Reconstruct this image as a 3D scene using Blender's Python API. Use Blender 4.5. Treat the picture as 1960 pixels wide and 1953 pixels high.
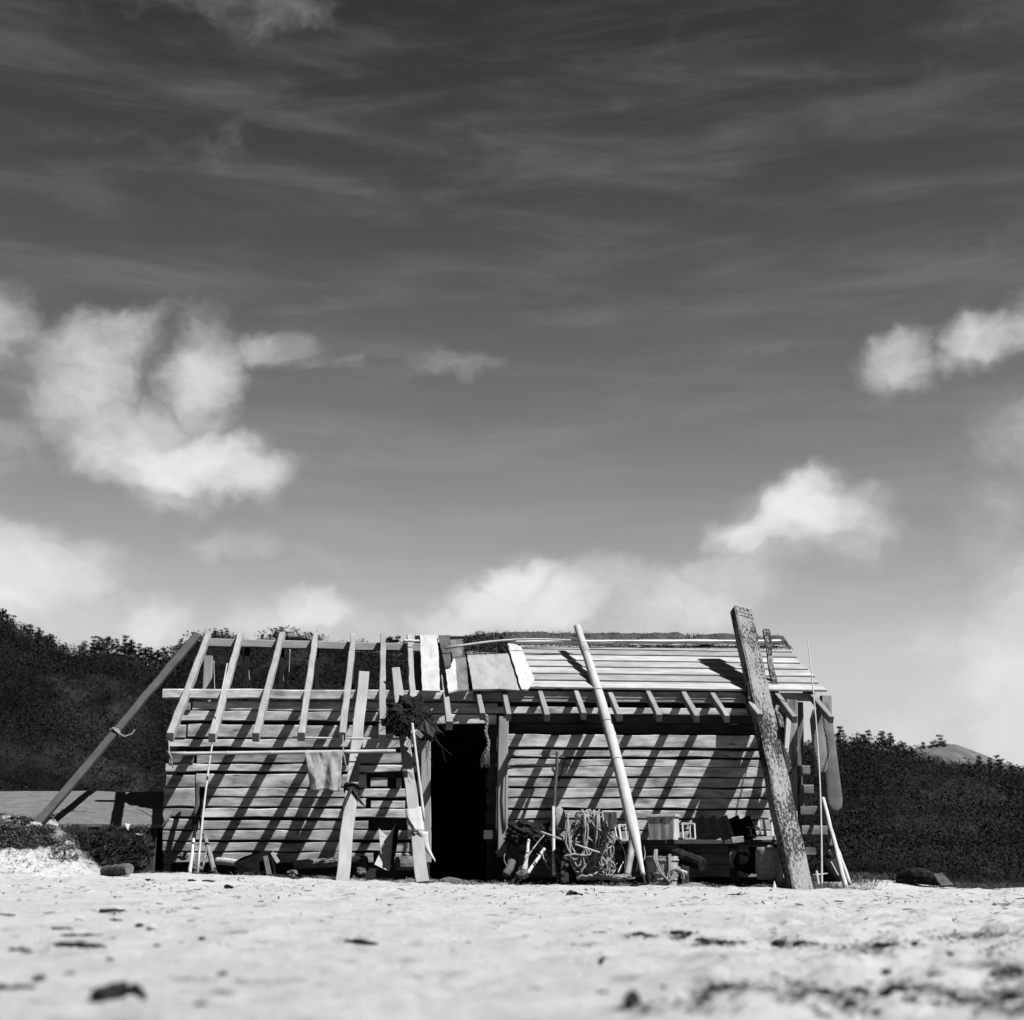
import bpy, math, random
import numpy as np
from mathutils import Vector, noise
R = math.radians
for o in list(bpy.data.objects): bpy.data.objects.remove(o)
S = bpy.context.scene
COL = S.collection
random.seed(7); np.random.seed(7)

# ------------------------------------------------------------------ camera
F, CX, CY = 2800.0, 980.0, 976.5          # the photograph's own pixels (1960 x 1953)
PITCH, YAW, CAMZ = R(13.5), R(5.3), 0.20
cd = bpy.data.cameras.new('camera'); cam = bpy.data.objects.new('camera', cd); COL.objects.link(cam)
cam.location = (0, 0, CAMZ); cam.rotation_euler = (math.pi/2 + PITCH, 0, -YAW)
cd.sensor_width = 36; cd.lens = 36*F/1960; cd.clip_start = 0.05; cd.clip_end = 5000
cd.dof.use_dof = True; cd.dof.focus_distance = 17.0; cd.dof.aperture_fstop = 3.3
S.camera = cam
S.view_settings.view_transform = 'Standard'; S.view_settings.look = 'None'
S.view_settings.gamma = 1; S.view_settings.exposure = 1.95
try: S.view_settings.use_curve_mapping = False
except Exception: pass

fw = Vector((math.sin(YAW)*math.cos(PITCH), math.cos(YAW)*math.cos(PITCH), math.sin(PITCH)))
rt = Vector((math.cos(YAW), -math.sin(YAW), 0)); upv = rt.cross(fw)
def ray(px, py): return (fw + rt*((px-CX)/F) + upv*((CY-py)/F))
def W(px, py, y):                          # point of the vertical plane at depth y
    d = ray(px, py); k = y/d.y
    return Vector((d.x*k, y, CAMZ + d.z*k))

# ------------------------------------------------------------------ sun and sky
SUN = Vector((1.3, -1.0, 2.0)).normalized()
sd = bpy.data.lights.new('sun', 'SUN'); sun = bpy.data.objects.new('sun', sd); COL.objects.link(sun)
sd.energy = 5.0; sd.angle = R(0.53); sd.color = (1, 0.995, 0.985)
sun.rotation_euler = SUN.to_track_quat('Z', 'Y').to_euler(); sun.location = (20, -15, 30)
world = bpy.data.worlds.new("World"); S.world = world; world.use_nodes = True
wt = world.node_tree; wt.nodes.clear()
def N(t, kind, **kw):
    n = t.nodes.new(kind)
    for k, v in kw.items():
        if k == 'inp':
            for a, b in v.items():
                if hasattr(b, 'is_linked') or isinstance(b, bpy.types.NodeSocket): t.links.new(b, n.inputs[a])
                else: n.inputs[a].default_value = b
        else: setattr(n, k, v)
    return n
def M_(t, op, a, b=0.0, c=None, clamp=False):
    n = N(t, 'ShaderNodeMath', operation=op, use_clamp=clamp, inp={0: a, 1: b})
    if c is not None:
        if isinstance(c, bpy.types.NodeSocket): t.links.new(c, n.inputs[2])
        else: n.inputs[2].default_value = c
    return n.outputs[0]
def build_sky():
    t = wt
    sky = N(t, 'ShaderNodeTexSky', sky_type='NISHITA', sun_disc=False)
    sky.sun_elevation = math.asin(SUN.z); sky.sun_rotation = math.atan2(SUN.x, SUN.y)
    sky.air_density = 1.0; sky.dust_density = 0.6; sky.ozone_density = 1.0
    sep = N(t, 'ShaderNodeSeparateColor', inp={0: sky.outputs[0]})
    # the film saw the sky through a red filter: only its red light counts
    red = M_(t, 'MULTIPLY', M_(t, 'POWER', M_(t, 'MINIMUM', sep.outputs[0], 3.2), 1.35), SKYK)
    tc = N(t, 'ShaderNodeTexCoord')
    xyz = N(t, 'ShaderNodeSeparateXYZ', inp={0: tc.outputs['Generated']})
    az = M_(t, 'ARCTAN2', xyz.outputs[0], xyz.outputs[1]); el = M_(t, 'ARCSINE', xyz.outputs[2])
    v = N(t, 'ShaderNodeCombineXYZ', inp={0: az, 1: el, 2: 0.0}).outputs[0]
    def warp(v, sc, amt, det):
        nz = N(t, 'ShaderNodeTexNoise', inp={'Vector': v, 'Scale': sc, 'Detail': det, 'Roughness': 0.6})
        s = N(t, 'ShaderNodeVectorMath', operation='SUBTRACT', inp={0: nz.outputs['Color'], 1: (.5, .5, .5)})
        m = N(t, 'ShaderNodeVectorMath', operation='SCALE', inp={0: s.outputs[0]}); m.inputs['Scale'].default_value = amt
        return N(t, 'ShaderNodeVectorMath', operation='ADD', inp={0: v, 1: m.outputs[0]}).outputs[0]
    vw = warp(warp(v, 8, 0.075, 4), 34, 0.022, 7)
    blobs = [
     (170,690,120,100,.75),(250,640,85,60,.7),(110,700,70,60,.5),(150,770,110,90,.7),(235,830,140,75,.8),(350,880,140,62,1.05),(440,905,95,45,.9),
     (330,940,80,55,.55),(400,720,68,105,.85),(315,805,70,60,.7),(415,665,45,45,.5),(350,610,60,30,.22),(360,830,80,60,.45),(530,655,100,42,.5),(620,690,80,32,.38),(25,650,60,90,.4),(40,730,60,60,.35),
     (30,1110,170,80,1.0),(130,1090,110,50,.6),(150,1190,200,50,.45),(275,1215,70,50,.75),(90,1190,60,40,.3),
     (440,1045,110,40,.45),(580,1065,110,34,.22),(600,1172,80,50,.95),(550,1200,110,50,.6),(700,1200,90,40,.35),
     (975,1110,75,48,1.0),(930,1160,90,60,.9),(1040,1160,130,60,.85),(870,1200,80,40,.8),(1150,1115,130,50,.5),(1240,1170,170,60,.6),(1130,1210,300,40,.5),
     (1530,985,105,75,1.0),(1550,940,62,50,.9),(1455,1008,75,46,.95),(1600,1020,80,70,.6),(1490,1060,120,60,.5),(1420,1120,150,50,.42),(1330,1150,150,60,.62),(1430,1095,120,60,.6),(1510,1045,100,65,.62),(1590,975,55,50,.5),
     (1880,650,75,60,.75),(1940,640,60,40,.6),(1720,705,70,65,.7),(1700,670,50,30,.3),(1850,700,90,40,.45),(890,690,100,26,.3),
     (1990,1330,150,230,.75),(1960,1250,260,120,.4),(1850,1380,180,90,.5),(2000,1000,180,260,.35),(1990,600,90,60,.5),(-30,620,90,120,.45),(-30,900,90,150,.3),
     (450,10,170,50,.26),(430,240,60,50,.20)]
    tot = None
    for bx, by, rx, ry, s in blobs:
        d = ray(bx, by).normalized()
        a0, e0 = math.atan2(d.x, d.y), math.asin(d.z)
        ra, re = rx/F*1.35/ math.cos(e0), ry/F*1.35
        s1 = N(t, 'ShaderNodeVectorMath', operation='SUBTRACT', inp={0: vw, 1: (a0, e0, 0)})
        s2 = N(t, 'ShaderNodeVectorMath', operation='MULTIPLY', inp={0: s1.outputs[0], 1: (1/ra, 1/re, 0)})
        ln = N(t, 'ShaderNodeVectorMath', operation='LENGTH', inp={0: s2.outputs[0]})
        mr = N(t, 'ShaderNodeMapRange', interpolation_type='SMOOTHERSTEP', inp={'Value': ln.outputs['Value'], 'From Min': 1.35, 'From Max': 0.1, 'To Min': 0.0, 'To Max': s})
        tot = mr.outputs[0] if tot is None else M_(t, 'MAXIMUM', M_(t, 'ADD', M_(t,'MULTIPLY',tot,.45), M_(t,'MULTIPLY',mr.outputs[0],.55)), M_(t, 'MAXIMUM', tot, mr.outputs[0]))
    mp = N(t, 'ShaderNodeMapping', inp={'Vector': vw}); mp.inputs['Scale'].default_value = (1, 1.5, 1)
    puff = N(t, 'ShaderNodeTexNoise', inp={'Vector': mp.outputs[0], 'Scale': 16.0, 'Detail': 9.0, 'Roughness': .58})
    kk = M_(t, 'ADD', tot, M_(t, 'MULTIPLY', M_(t, 'SUBTRACT', puff.outputs[0], .5), 1.0))
    k = N(t, 'ShaderNodeMapRange', interpolation_type='SMOOTHSTEP', inp={'Value': kk, 'From Min': .08, 'From Max': 1.28, 'To Min': 0.0, 'To Max': 1.0}).outputs[0]
    # thin cirrus drawn out along the horizon
    mp2 = N(t, 'ShaderNodeMapping', inp={'Vector': v}); mp2.inputs['Scale'].default_value = (2.6, 15, 1); mp2.inputs['Rotation'].default_value = (0, 0, R(-24))
    cir = N(t, 'ShaderNodeTexNoise', inp={'Vector': mp2.outputs[0], 'Scale': 2.0, 'Detail': 9.0, 'Roughness': .60, 'Distortion': .35})
    ci = N(t, 'ShaderNodeMapRange', interpolation_type='SMOOTHSTEP', inp={'Value': cir.outputs[0], 'From Min': .40, 'From Max': .80, 'To Min': 0.0, 'To Max': .085})
    cover = M_(t, 'ADD', M_(t, 'MULTIPLY', k, .95), ci.outputs[0], clamp=True)
    shade = N(t, 'ShaderNodeTexNoise', inp={'Vector': vw, 'Scale': 26.0, 'Detail': 6.0})
    cb = M_(t, 'MULTIPLY', CLOUD, M_(t, 'ADD', .8, M_(t, 'MULTIPLY', shade.outputs[0], .4)))
    # lighter air just above the horizon
    hz = N(t, 'ShaderNodeMapRange', interpolation_type='SMOOTHSTEP', inp={'Value': el, 'From Min': R(34), 'From Max': R(1), 'To Min': 0.29, 'To Max': 1.08})
    zn = N(t, 'ShaderNodeMapRange', interpolation_type='SMOOTHSTEP', inp={'Value': el, 'From Min': R(28), 'From Max': R(60), 'To Min': 1.0, 'To Max': .25})
    base = M_(t, 'MULTIPLY', M_(t, 'MULTIPLY', red, hz.outputs[0]), zn.outputs[0])
    mix = N(t, 'ShaderNodeMix', data_type='FLOAT', inp={0: cover, 2: base, 3: cb})
    bg = N(t, 'ShaderNodeBackground', inp={'Color': mix.outputs[0], 'Strength': 0.10})
    out = N(t, 'ShaderNodeOutputWorld', inp={0: bg.outputs[0]})
SKYK, CLOUD = 0.31, 2.2
build_sky()

# ------------------------------------------------------------------ materials (grey: a black-and-white world)
def mat(name, fn, rough=.85, spec=.04):
    m = bpy.data.materials.new(name); m.use_nodes = True
    t = m.node_tree; b = t.nodes['Principled BSDF']
    b.inputs['Roughness'].default_value = rough
    b.inputs['Specular IOR Level'].default_value = spec
    fn(t, b); return m
ALB = .30                                     # scales base colours down so bounced light stays low and shadows deep
def ramp(t, v, pts):
    pts = [(p, g*ALB) for p, g in pts]
    n = N(t, 'ShaderNodeValToRGB', inp={0: v}); cr = n.color_ramp
    while len(cr.elements) < len(pts): cr.elements.new(.5)
    for e, (p, g) in zip(cr.elements, pts): e.position = p; e.color = (g, g, g*0.99, 1)
    return n.outputs[0]
def setbump(t, b, h, strength, dist=.01):
    n = N(t, 'ShaderNodeBump', inp={'Height': h, 'Strength': strength, 'Distance': dist}); t.links.new(n.outputs[0], b.inputs['Normal'])
def wood(name, base, var=.35, knots=True, stain=.5, rough=.85):
    def fn(t, b):
        uv = N(t, 'ShaderNodeUVMap').outputs[0]
        tone = N(t, 'ShaderNodeAttribute', attribute_name='tone')
        m1 = N(t, 'ShaderNodeMapping', inp={'Vector': uv}); m1.inputs['Scale'].default_value = (2.0, 34, 1)
        g = N(t, 'ShaderNodeTexNoise', inp={'Vector': m1.outputs[0], 'Scale': 1.0, 'Detail': 5.0, 'Roughness': .65, 'Distortion': .6})
        m2 = N(t, 'ShaderNodeMapping', inp={'Vector': uv}); m2.inputs['Scale'].default_value = (2.6, 7, 1)
        s = N(t, 'ShaderNodeTexNoise', inp={'Vector': m2.outputs[0], 'Scale': 1.0, 'Detail': 4.0, 'Roughness': .6})
        gr = M_(t, 'MULTIPLY_ADD', g.outputs[0], var*1.6, 1-var*.8)
        st = N(t, 'ShaderNodeMapRange', inp={'Value': s.outputs[0], 'From Min': .3, 'From Max': .68, 'To Min': 1-stain, 'To Max': 1.12})
        v = M_(t, 'MULTIPLY', gr, st.outputs[0])
        v = M_(t, 'MULTIPLY', v, M_(t, 'ADD', tone.outputs['Fac'], 0.0))
        if knots:
            m3 = N(t, 'ShaderNodeMapping', inp={'Vector': uv}); m3.inputs['Scale'].default_value = (1.5, 6.5, 1)
            vo = N(t, 'ShaderNodeTexVoronoi', inp={'Vector': m3.outputs[0], 'Scale': 1.0, 'Randomness': 1.0})
            kn = N(t, 'ShaderNodeMapRange', inp={'Value': vo.outputs['Distance'], 'From Min': .055, 'From Max': .10, 'To Min': .3, 'To Max': 1.0})
            v = M_(t, 'MULTIPLY', v, kn.outputs[0])
        v = M_(t, 'MULTIPLY', v, base*ALB)
        c = N(t, 'ShaderNodeCombineColor', inp={0: v, 1: v, 2: v})
        t.links.new(c.outputs[0], b.inputs['Base Color'])
        setbump(t, b, g.outputs[0], .5, .006)
    return mat(name, fn, rough)
def speck(name, lo, hi, scale=18, rough=.95, detail=6, bump=.6, p0=.35, p1=.7, dist=.01):
    def fn(t, b):
        tc = N(t, 'ShaderNodeTexCoord').outputs['Object']
        n = N(t, 'ShaderNodeTexNoise', inp={'Vector': tc, 'Scale': scale, 'Detail': detail, 'Roughness': .65})
        t.links.new(ramp(t, n.outputs[0], [(p0, lo), (p1, hi)]), b.inputs['Base Color'])
        setbump(t, b, n.outputs[0], bump, dist)
    return mat(name, fn, rough)
M = {}
M['plank'] = wood('weathered_plank', .69, .75, True, .72)
M['rafter'] = wood('rafter_timber', .38, .3, False, .25)
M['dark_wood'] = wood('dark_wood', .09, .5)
M['inner'] = wood('dark_backing', .05, knots=False)
M['roof'] = wood('roof_board', .46, .4, True, .4)
M['pale'] = wood('pale_board', .70, .3, True, .25)
M['ply'] = wood('grey_panel', .36, .15, False, .25)
M['float_board'] = wood('worn_float_board', .21, .6, False, .6)
M['prop'] = wood('prop_timber', .42, .25, False, .18)
M['beam'] = wood('brace_timber', .085, .25, False, .3)  # dark timber tone of the long inclined brace
M['bamboo'] = wood('bamboo', .56, .12, False, .2, .5)
M['thatch'] = speck('thatch', .02, .17, 45, bump=1)
M['black'] = speck('black_net', .012, .045, 30)
M['rope'] = speck('rope', .22, .5, 60, bump=1)
M['ropedark'] = speck('dark_rope', .02, .07, 60, bump=1)
M['cloth'] = speck('cloth', .36, .52, 14, bump=.3)
M['white'] = speck('white_cloth', .48, .64, 9, bump=.2)
M['burlap'] = speck('burlap', .22, .5, 30, bump=.6)
M['debris'] = speck('driftwood', .01, .05, 20)
M['shell'] = speck('pale_debris', .5, .8, 20)
M['leaf'] = speck('foliage', .007, .046, .045, bump=0, rough=.95)
M['leaf2'] = speck('pine_foliage', .006, .022, .9, bump=0, rough=.95)
M['grass'] = speck('dry_grass', .06, .32, 6, bump=0)
M['weed2'] = speck('dull_grass', .02, .16, 5, bump=0)
M['weed'] = speck('dark_weed', .012, .08, 6, bump=0)
def fmat(t, b):
    tc = N(t, 'ShaderNodeTexCoord').outputs['Object']
    m1 = N(t, 'ShaderNodeMapping', inp={'Vector': tc}); m1.inputs['Scale'].default_value = (5, 34, 5); m1.inputs['Rotation'].default_value = (0, 0, .12)
    a = N(t, 'ShaderNodeTexNoise', inp={'Vector': m1.outputs[0], 'Scale': 1.0, 'Detail': 7.0, 'Roughness': .7})
    c = N(t, 'ShaderNodeTexNoise', inp={'Vector': tc, 'Scale': 60.0, 'Detail': 4.0})
    v = M_(t, 'ADD', M_(t, 'MULTIPLY', a.outputs[0], .6), M_(t, 'MULTIPLY', c.outputs[0], .4))
    t.links.new(ramp(t, v, [(.38, .10), (.50, .18), (.62, .30)]), b.inputs['Base Color']); setbump(t, b, v, 1.0, .02)
M['matting'] = mat('roof_matting', fmat, .95)
M['stone'] = speck('stone', .07, .26, 9)
M['jet'] = speck('jet_black', .003, .012, 12)  # near-black base colour for trays, trough, basket and sheet side
M['iron'] = speck('iron', .02, .06, 12, rough=.6)
M['hillbare'] = speck('bare_hill', .09, .18, .12, bump=0)
def fbeam(t, b):
    uv = N(t, 'ShaderNodeUVMap').outputs[0]
    m1 = N(t, 'ShaderNodeMapping', inp={'Vector': uv}); m1.inputs['Scale'].default_value = (20, 36, 1)
    n = N(t, 'ShaderNodeTexNoise', inp={'Vector': m1.outputs[0], 'Scale': 1.0, 'Detail': 6.0, 'Roughness': .62})
    m2 = N(t, 'ShaderNodeMapping', inp={'Vector': uv}); m2.inputs['Scale'].default_value = (1.3, 3, 1)
    n2 = N(t, 'ShaderNodeTexNoise', inp={'Vector': m2.outputs[0], 'Scale': 1.0, 'Detail': 3.0})
    v = M_(t, 'ADD', n.outputs[0], M_(t, 'MULTIPLY', M_(t, 'SUBTRACT', n2.outputs[0], .5), .8))
    m3 = N(t, 'ShaderNodeMapping', inp={'Vector': uv}); m3.inputs['Scale'].default_value = (3, 42, 1)
    gr = N(t, 'ShaderNodeTexNoise', inp={'Vector': m3.outputs[0], 'Scale': 1.0, 'Detail': 5.0, 'Roughness': .65})
    v = M_(t, 'ADD', v, M_(t, 'MULTIPLY', M_(t, 'SUBTRACT', gr.outputs[0], .5), .35))
    t.links.new(ramp(t, v, [(.40, .035), (.47, .10), (.52, .27), (.85, .40)]), b.inputs['Base Color'])
    setbump(t, b, v, .8, .012)
M['peeling'] = mat('peeling_beam', fbeam)
def fsand(t, b):
    g = N(t, 'ShaderNodeNewGeometry'); pos = g.outputs['Position']
    a = N(t, 'ShaderNodeTexNoise', inp={'Vector': pos, 'Scale': 1.1, 'Detail': 8.0, 'Roughness': .6})
    f = N(t, 'ShaderNodeTexNoise', inp={'Vector': pos, 'Scale': 26.0, 'Detail': 8.0, 'Roughness': .7})
    d = N(t, 'ShaderNodeTexNoise', inp={'Vector': pos, 'Scale': 5.0, 'Detail': 9.0, 'Roughness': .72})
    v = M_(t, 'MULTIPLY', M_(t, 'MULTIPLY_ADD', a.outputs[0], .4, .8), M_(t, 'MULTIPLY_ADD', f.outputs[0], .3, .85))
    litter = N(t, 'ShaderNodeMapRange', inp={'Value': d.outputs[0], 'From Min': .57, 'From Max': .66, 'To Min': 1.0, 'To Max': .34})
    m4 = N(t, 'ShaderNodeMapping', inp={'Vector': pos}); m4.inputs['Scale'].default_value = (9, 16, 9); m4.inputs['Rotation'].default_value = (0, 0, .5)
    fl = N(t, 'ShaderNodeTexNoise', inp={'Vector': m4.outputs[0], 'Scale': 1.6, 'Detail': 5.0, 'Roughness': .7, 'Distortion': 1.2})
    fleck = N(t, 'ShaderNodeMapRange', inp={'Value': fl.outputs[0], 'From Min': .60, 'From Max': .68, 'To Min': 1.0, 'To Max': .40})
    v = M_(t, 'MULTIPLY', v, fleck.outputs[0])
    v = M_(t, 'MULTIPLY', M_(t, 'MULTIPLY', v, litter.outputs[0]), .61*ALB)
    sx = N(t, 'ShaderNodeSeparateXYZ', inp={0: pos})
    far = M_(t, 'ADD', sx.outputs[1], M_(t, 'MULTIPLY', M_(t, 'SUBTRACT', a.outputs[0], .5), 3.0))
    k = N(t, 'ShaderNodeMapRange', inp={'Value': far, 'From Min': 20.2, 'From Max': 21.2})
    v = N(t, 'ShaderNodeMix', data_type='FLOAT', inp={0: k.outputs[0], 2: v, 3: .006}).outputs[0]
    # trodden, littered earth in front of the hut
    e1 = N(t, 'ShaderNodeMapRange', inp={'Value': M_(t, 'ADD', sx.outputs[1], M_(t, 'MULTIPLY', d.outputs[0], .8)), 'From Min': 15.7, 'From Max': 16.8, 'To Min': 1.0, 'To Max': .30})
    xm = N(t, 'ShaderNodeMapRange', inp={'Value': sx.outputs[0], 'From Min': 5.0, 'From Max': 5.8, 'To Min': 0.0, 'To Max': 1.0})
    v = M_(t, 'MULTIPLY', v, M_(t, 'MAXIMUM', e1.outputs[0], xm.outputs[0]))
    c = N(t, 'ShaderNodeCombineColor', inp={0: v, 1: v, 2: M_(t, 'MULTIPLY', v, .99)})
    t.links.new(c.outputs[0], b.inputs['Base Color'])
    h = M_(t, 'ADD', M_(t, 'MULTIPLY', d.outputs[0], 1.0), M_(t, 'MULTIPLY', f.outputs[0], .35))
    setbump(t, b, h, .8, .05)
M['sand'] = mat('sand', fsand, .95, .03)
M['inland'] = speck('scrub_ground', .004, .034, .035, bump=0, p0=.50, p1=.62)

# ------------------------------------------------------------------ mesh helpers
class MB:
    def __init__(s): s.v = []; s.f = []; s.uv = []; s.t = []
    def loft(s, secs, tone=1.0, cap=True, closed=True, us=None):
        n = len(secs[0]); o = len(s.v); u0 = random.uniform(0, 50); v0 = random.uniform(0, 50)
        per = [0.0]
        for i in range(n): per.append(per[-1] + (secs[0][(i+1) % n]-secs[0][i]).length)
        L = [0.0]
        for a, b in zip(secs, secs[1:]):
            L.append(L[-1] + (sum(b, Vector())/n - sum(a, Vector())/n).length)
        for sec in secs: s.v += [tuple(p) for p in sec]
        m = n if closed else n-1
        for k in range(len(secs)-1):
            for i in range(m):
                j = (i+1) % n
                s.f.append((o+k*n+i, o+k*n+j, o+(k+1)*n+j, o+(k+1)*n+i))
                s.uv += [(u0+L[k], v0+per[i]), (u0+L[k], v0+per[i+1]), (u0+L[k+1], v0+per[i+1]), (u0+L[k+1], v0+per[i])]
                s.t.append(tone)
        if cap and closed:
            for k, rev in ((0, True), (len(secs)-1, False)):
                idx = [o+k*n+i for i in range(n)]
                if rev: idx.reverse()
                s.f.append(tuple(idx)); c = sum(secs[k], Vector())/n
                for q in idx:
                    p = Vector(s.v[q])-c
                    s.uv.append((u0+p.x+p.y, v0+p.z*.3+p.x*.1))
                s.t.append(tone*.85)
    def board(s, p0, p1, w, t, n=(0, -1, 0), tone=1.0, seg=None, wob=.004, w1=None, bend=0, ch=None, skew=0):
        p0 = Vector(p0); p1 = Vector(p1); d = p1-p0; L = d.length; d.normalize()
        n = Vector(n); n = (n - d*n.dot(d)).normalized(); b = n.cross(d)
        seg = seg or max(2, min(28, int(L/.16))); w1 = w if w1 is None else w1
        ch = min(w, t)*.10 if ch is None else ch
        secs = []; ph = random.uniform(0, 100)
        for i in range(seg+1):
            k = i/seg; ww = (w+(w1-w)*k)/2; c = p0.lerp(p1, k) + n*(bend*math.sin(k*math.pi))
            a1 = wob*(noise.noise(Vector((ph, k*L*2.3, 0)))*2); a2 = wob*(noise.noise(Vector((ph+9, k*L*2.3, 0)))*2)
            h = t/2 + wob*.3*noise.noise(Vector((ph+20, k*L*2, 0)))
            T, B = ww+a1, -ww+a2
            if i in (0, seg): c = c + d*random.uniform(-wob, wob)
            pts = [(T, h-ch), (T-ch, h), (B+ch, h), (B, h-ch), (B, -h+ch), (B+ch, -h), (T-ch, -h), (T, -h+ch)]
            secs.append([c + b*x + n*y + (d*(skew*x) if i in (0, seg) else Vector()) for x, y in pts])
        s.loft(secs, tone)
    def tube(s, pts, r, sides=7, tone=1.0, r1=None, joints=0, cap=True):
        pts = [Vector(p) for p in pts]; n = len(pts); secs = []; r1 = r if r1 is None else r1
        prev = None
        for i, p in enumerate(pts):
            d = (pts[min(i+1, n-1)] - pts[max(i-1, 0)]).normalized()
            a = prev if prev is not None else (Vector((0, 0, 1)) if abs(d.z) < .9 else Vector((1, 0, 0)))
            a = (a - d*a.dot(d)).normalized(); prev = a; b = d.cross(a)
            rr = (r[i] if isinstance(r, list) else r+(r1-r)*i/max(1, n-1))
            secs.append([p + a*(rr*math.cos(2*math.pi*k/sides)) + b*(rr*math.sin(2*math.pi*k/sides)) for k in range(sides)])
        s.loft(secs, tone, cap)
    def bamboo(s, p0, p1, r0, r1, node=.28, bend=0.0, tone=1.0, sides=10, bd=(1, 0, 0)):
        p0 = Vector(p0); p1 = Vector(p1); L = (p1-p0).length; k = 0; pts = []; rs = []
        def add(x, m):
            q = x/L; pts.append(p0.lerp(p1, q) + Vector(bd)*(bend*math.sin(math.pi*q))); rs.append((r0+(r1-r0)*q)*m)
        add(0, 1); x = node*random.uniform(.4, 1)
        while x < L-.05:
            add(x-.015, .98); add(x-.004, 1.10); add(x+.004, 1.10); add(x+.015, .98); add(min(x+node*.5, L-.012), .96); x += node*random.uniform(.9, 1.1)
        add(L, .97); s.tube(pts, rs, sides, tone)
    def poly(s, P, t, n, tone=1.0):           # a flat sheet with a thickness from corner points
        P = [Vector(p) for p in P]; n = Vector(n).normalized()
        s.loft([[p + n*t/2 for p in P], [p - n*t/2 for p in P]], tone)
    def quad(s, c, a, b, tone=1.0):
        o = len(s.v); s.v += [tuple(c-a-b), tuple(c+a-b), tuple(c+a+b), tuple(c-a+b)]
        s.f.append((o, o+1, o+2, o+3)); s.uv += [(0, 0), (1, 0), (1, 1), (0, 1)]; s.t.append(tone)
    def lump(s, c, rx, ry, rz, rough=.25, tone=1.0, nu=14, nv=9, fq=1.6):
        c = Vector(c); ph = random.uniform(0, 99); secs = []
        for i in range(nv+1):
            th = math.pi*(i/nv); ring = []
            for j in range(nu):
                a = 2*math.pi*j/nu; d = Vector((math.sin(th)*math.cos(a), math.sin(th)*math.sin(a), math.cos(th)))
                k = 1 + rough*noise.fractal(d*fq + Vector((ph, 0, 0)), 1, 2, 3)
                ring.append(c + Vector((d.x*rx*k, d.y*ry*k, d.z*rz*k)))
            secs.append(ring)
        s.loft(secs, tone, cap=False)
    def build(s, name, m, parent=None, smooth=False, origin=None):
        me = bpy.data.meshes.new(name)
        vs = s.v
        if parent is not None and parent.get('_o') is not None:
            off = Vector(parent['_o'])
        elif parent is None:
            off = Vector(origin) if origin is not None else Vector((sum(p[0] for p in vs)/len(vs), sum(p[1] for p in vs)/len(vs), min(p[2] for p in vs)))
        else: off = Vector((0, 0, 0))
        me.from_pydata([(p[0]-off.x, p[1]-off.y, p[2]-off.z) for p in vs], [], s.f)
        ul = me.uv_layers.new(name='UVMap'); ul.data.foreach_set('uv', np.array(s.uv, dtype=np.float32).ravel())
        at = me.attributes.new('tone', 'FLOAT', 'FACE'); at.data.foreach_set('value', np.array(s.t, dtype=np.float32))
        me.materials.append(m)
        if smooth: me.polygons.foreach_set('use_smooth', [True]*len(me.polygons))
        me.update()
        o = bpy.data.objects.new(name, me); COL.objects.link(o)
        if parent is not None: o.parent = parent
        else: o.location = off; o['_o'] = tuple(off)
        return o
def tag(o, label=None, cat=None, group=None, kind=None):
    if label: o['label'] = label
    if cat: o['category'] = cat
    if group: o['group'] = group
    if kind: o['kind'] = kind
    return o
def thing(name, loc, label, cat, group=None):
    o = bpy.data.objects.new(name, None); COL.objects.link(o); o.location = loc; o['_o'] = tuple(loc); o.empty_display_size = .1
    return tag(o, label, cat, group)
rnd = random.uniform
def sm(a, b, x):
    k = min(1, max(0, (x-a)/(b-a))); return k*k*(3-2*k)

# ------------------------------------------------------------------ ground
def G(x, y):
    z = -.020*max(-8, min(9, x)) - .004
    if y < 21.5:
        z += .016*noise.noise(Vector((x*.9, y*.9, 3))) + .02*noise.noise(Vector((x*.35, y*.35, 8)))*sm(3, 8, y)
        rgt = sm(.12, .36, x/max(y, .5))*sm(12, 4, y)
        z += (.018+.034*rgt)*noise.fractal(Vector((x*4.5, y*4.5, 1)), 1, 2, 4)*sm(16.9, 16.4, y) + .005*noise.noise(Vector((x*14, y*14, 0))) + .022*noise.fractal(Vector((x*2.2, y*2.2, 6)), 1, 2, 4)*sm(6, 13, y) + .05*noise.fractal(Vector((x*2.8, y*2.8, 9)), 1, 2, 4)*sm(15.3, 16.2, y)*sm(17.4, 16.9, y)
        z += .03*rgt*noise.noise(Vector((x*6, y*3, 5)))
        # mound at the left
        mx = sm(-2.62, -3.45, x + .25*noise.noise(Vector((y*1.4, 0, 4)))); my = sm(12.4, 14.8, y)*sm(17.4, 15.9, y)
        z += .53*mx*my*(1+.12*noise.noise(Vector((x*1.7, y*1.7, 0)))) + .08*mx*my*noise.fractal(Vector((x*4, y*4, 2)), 1, 2, 4)
        # low swell at the right behind the hut corner
        z += .10*math.exp(-((x-6.1)/.8)**2 - ((y-18.3)/1.2)**2) + .10*math.exp(-((x-8.9)/.5)**2 - ((y-18.6)/1.0)**2)
        # bank in front of the left wall
        z += .045*math.exp(-((x+1.9)/1.6)**2)*math.exp(-((y-15.2)/.9)**2)
    if y > 19.6: z -= 1.2*sm(19.6, 27, y)
    return z
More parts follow.
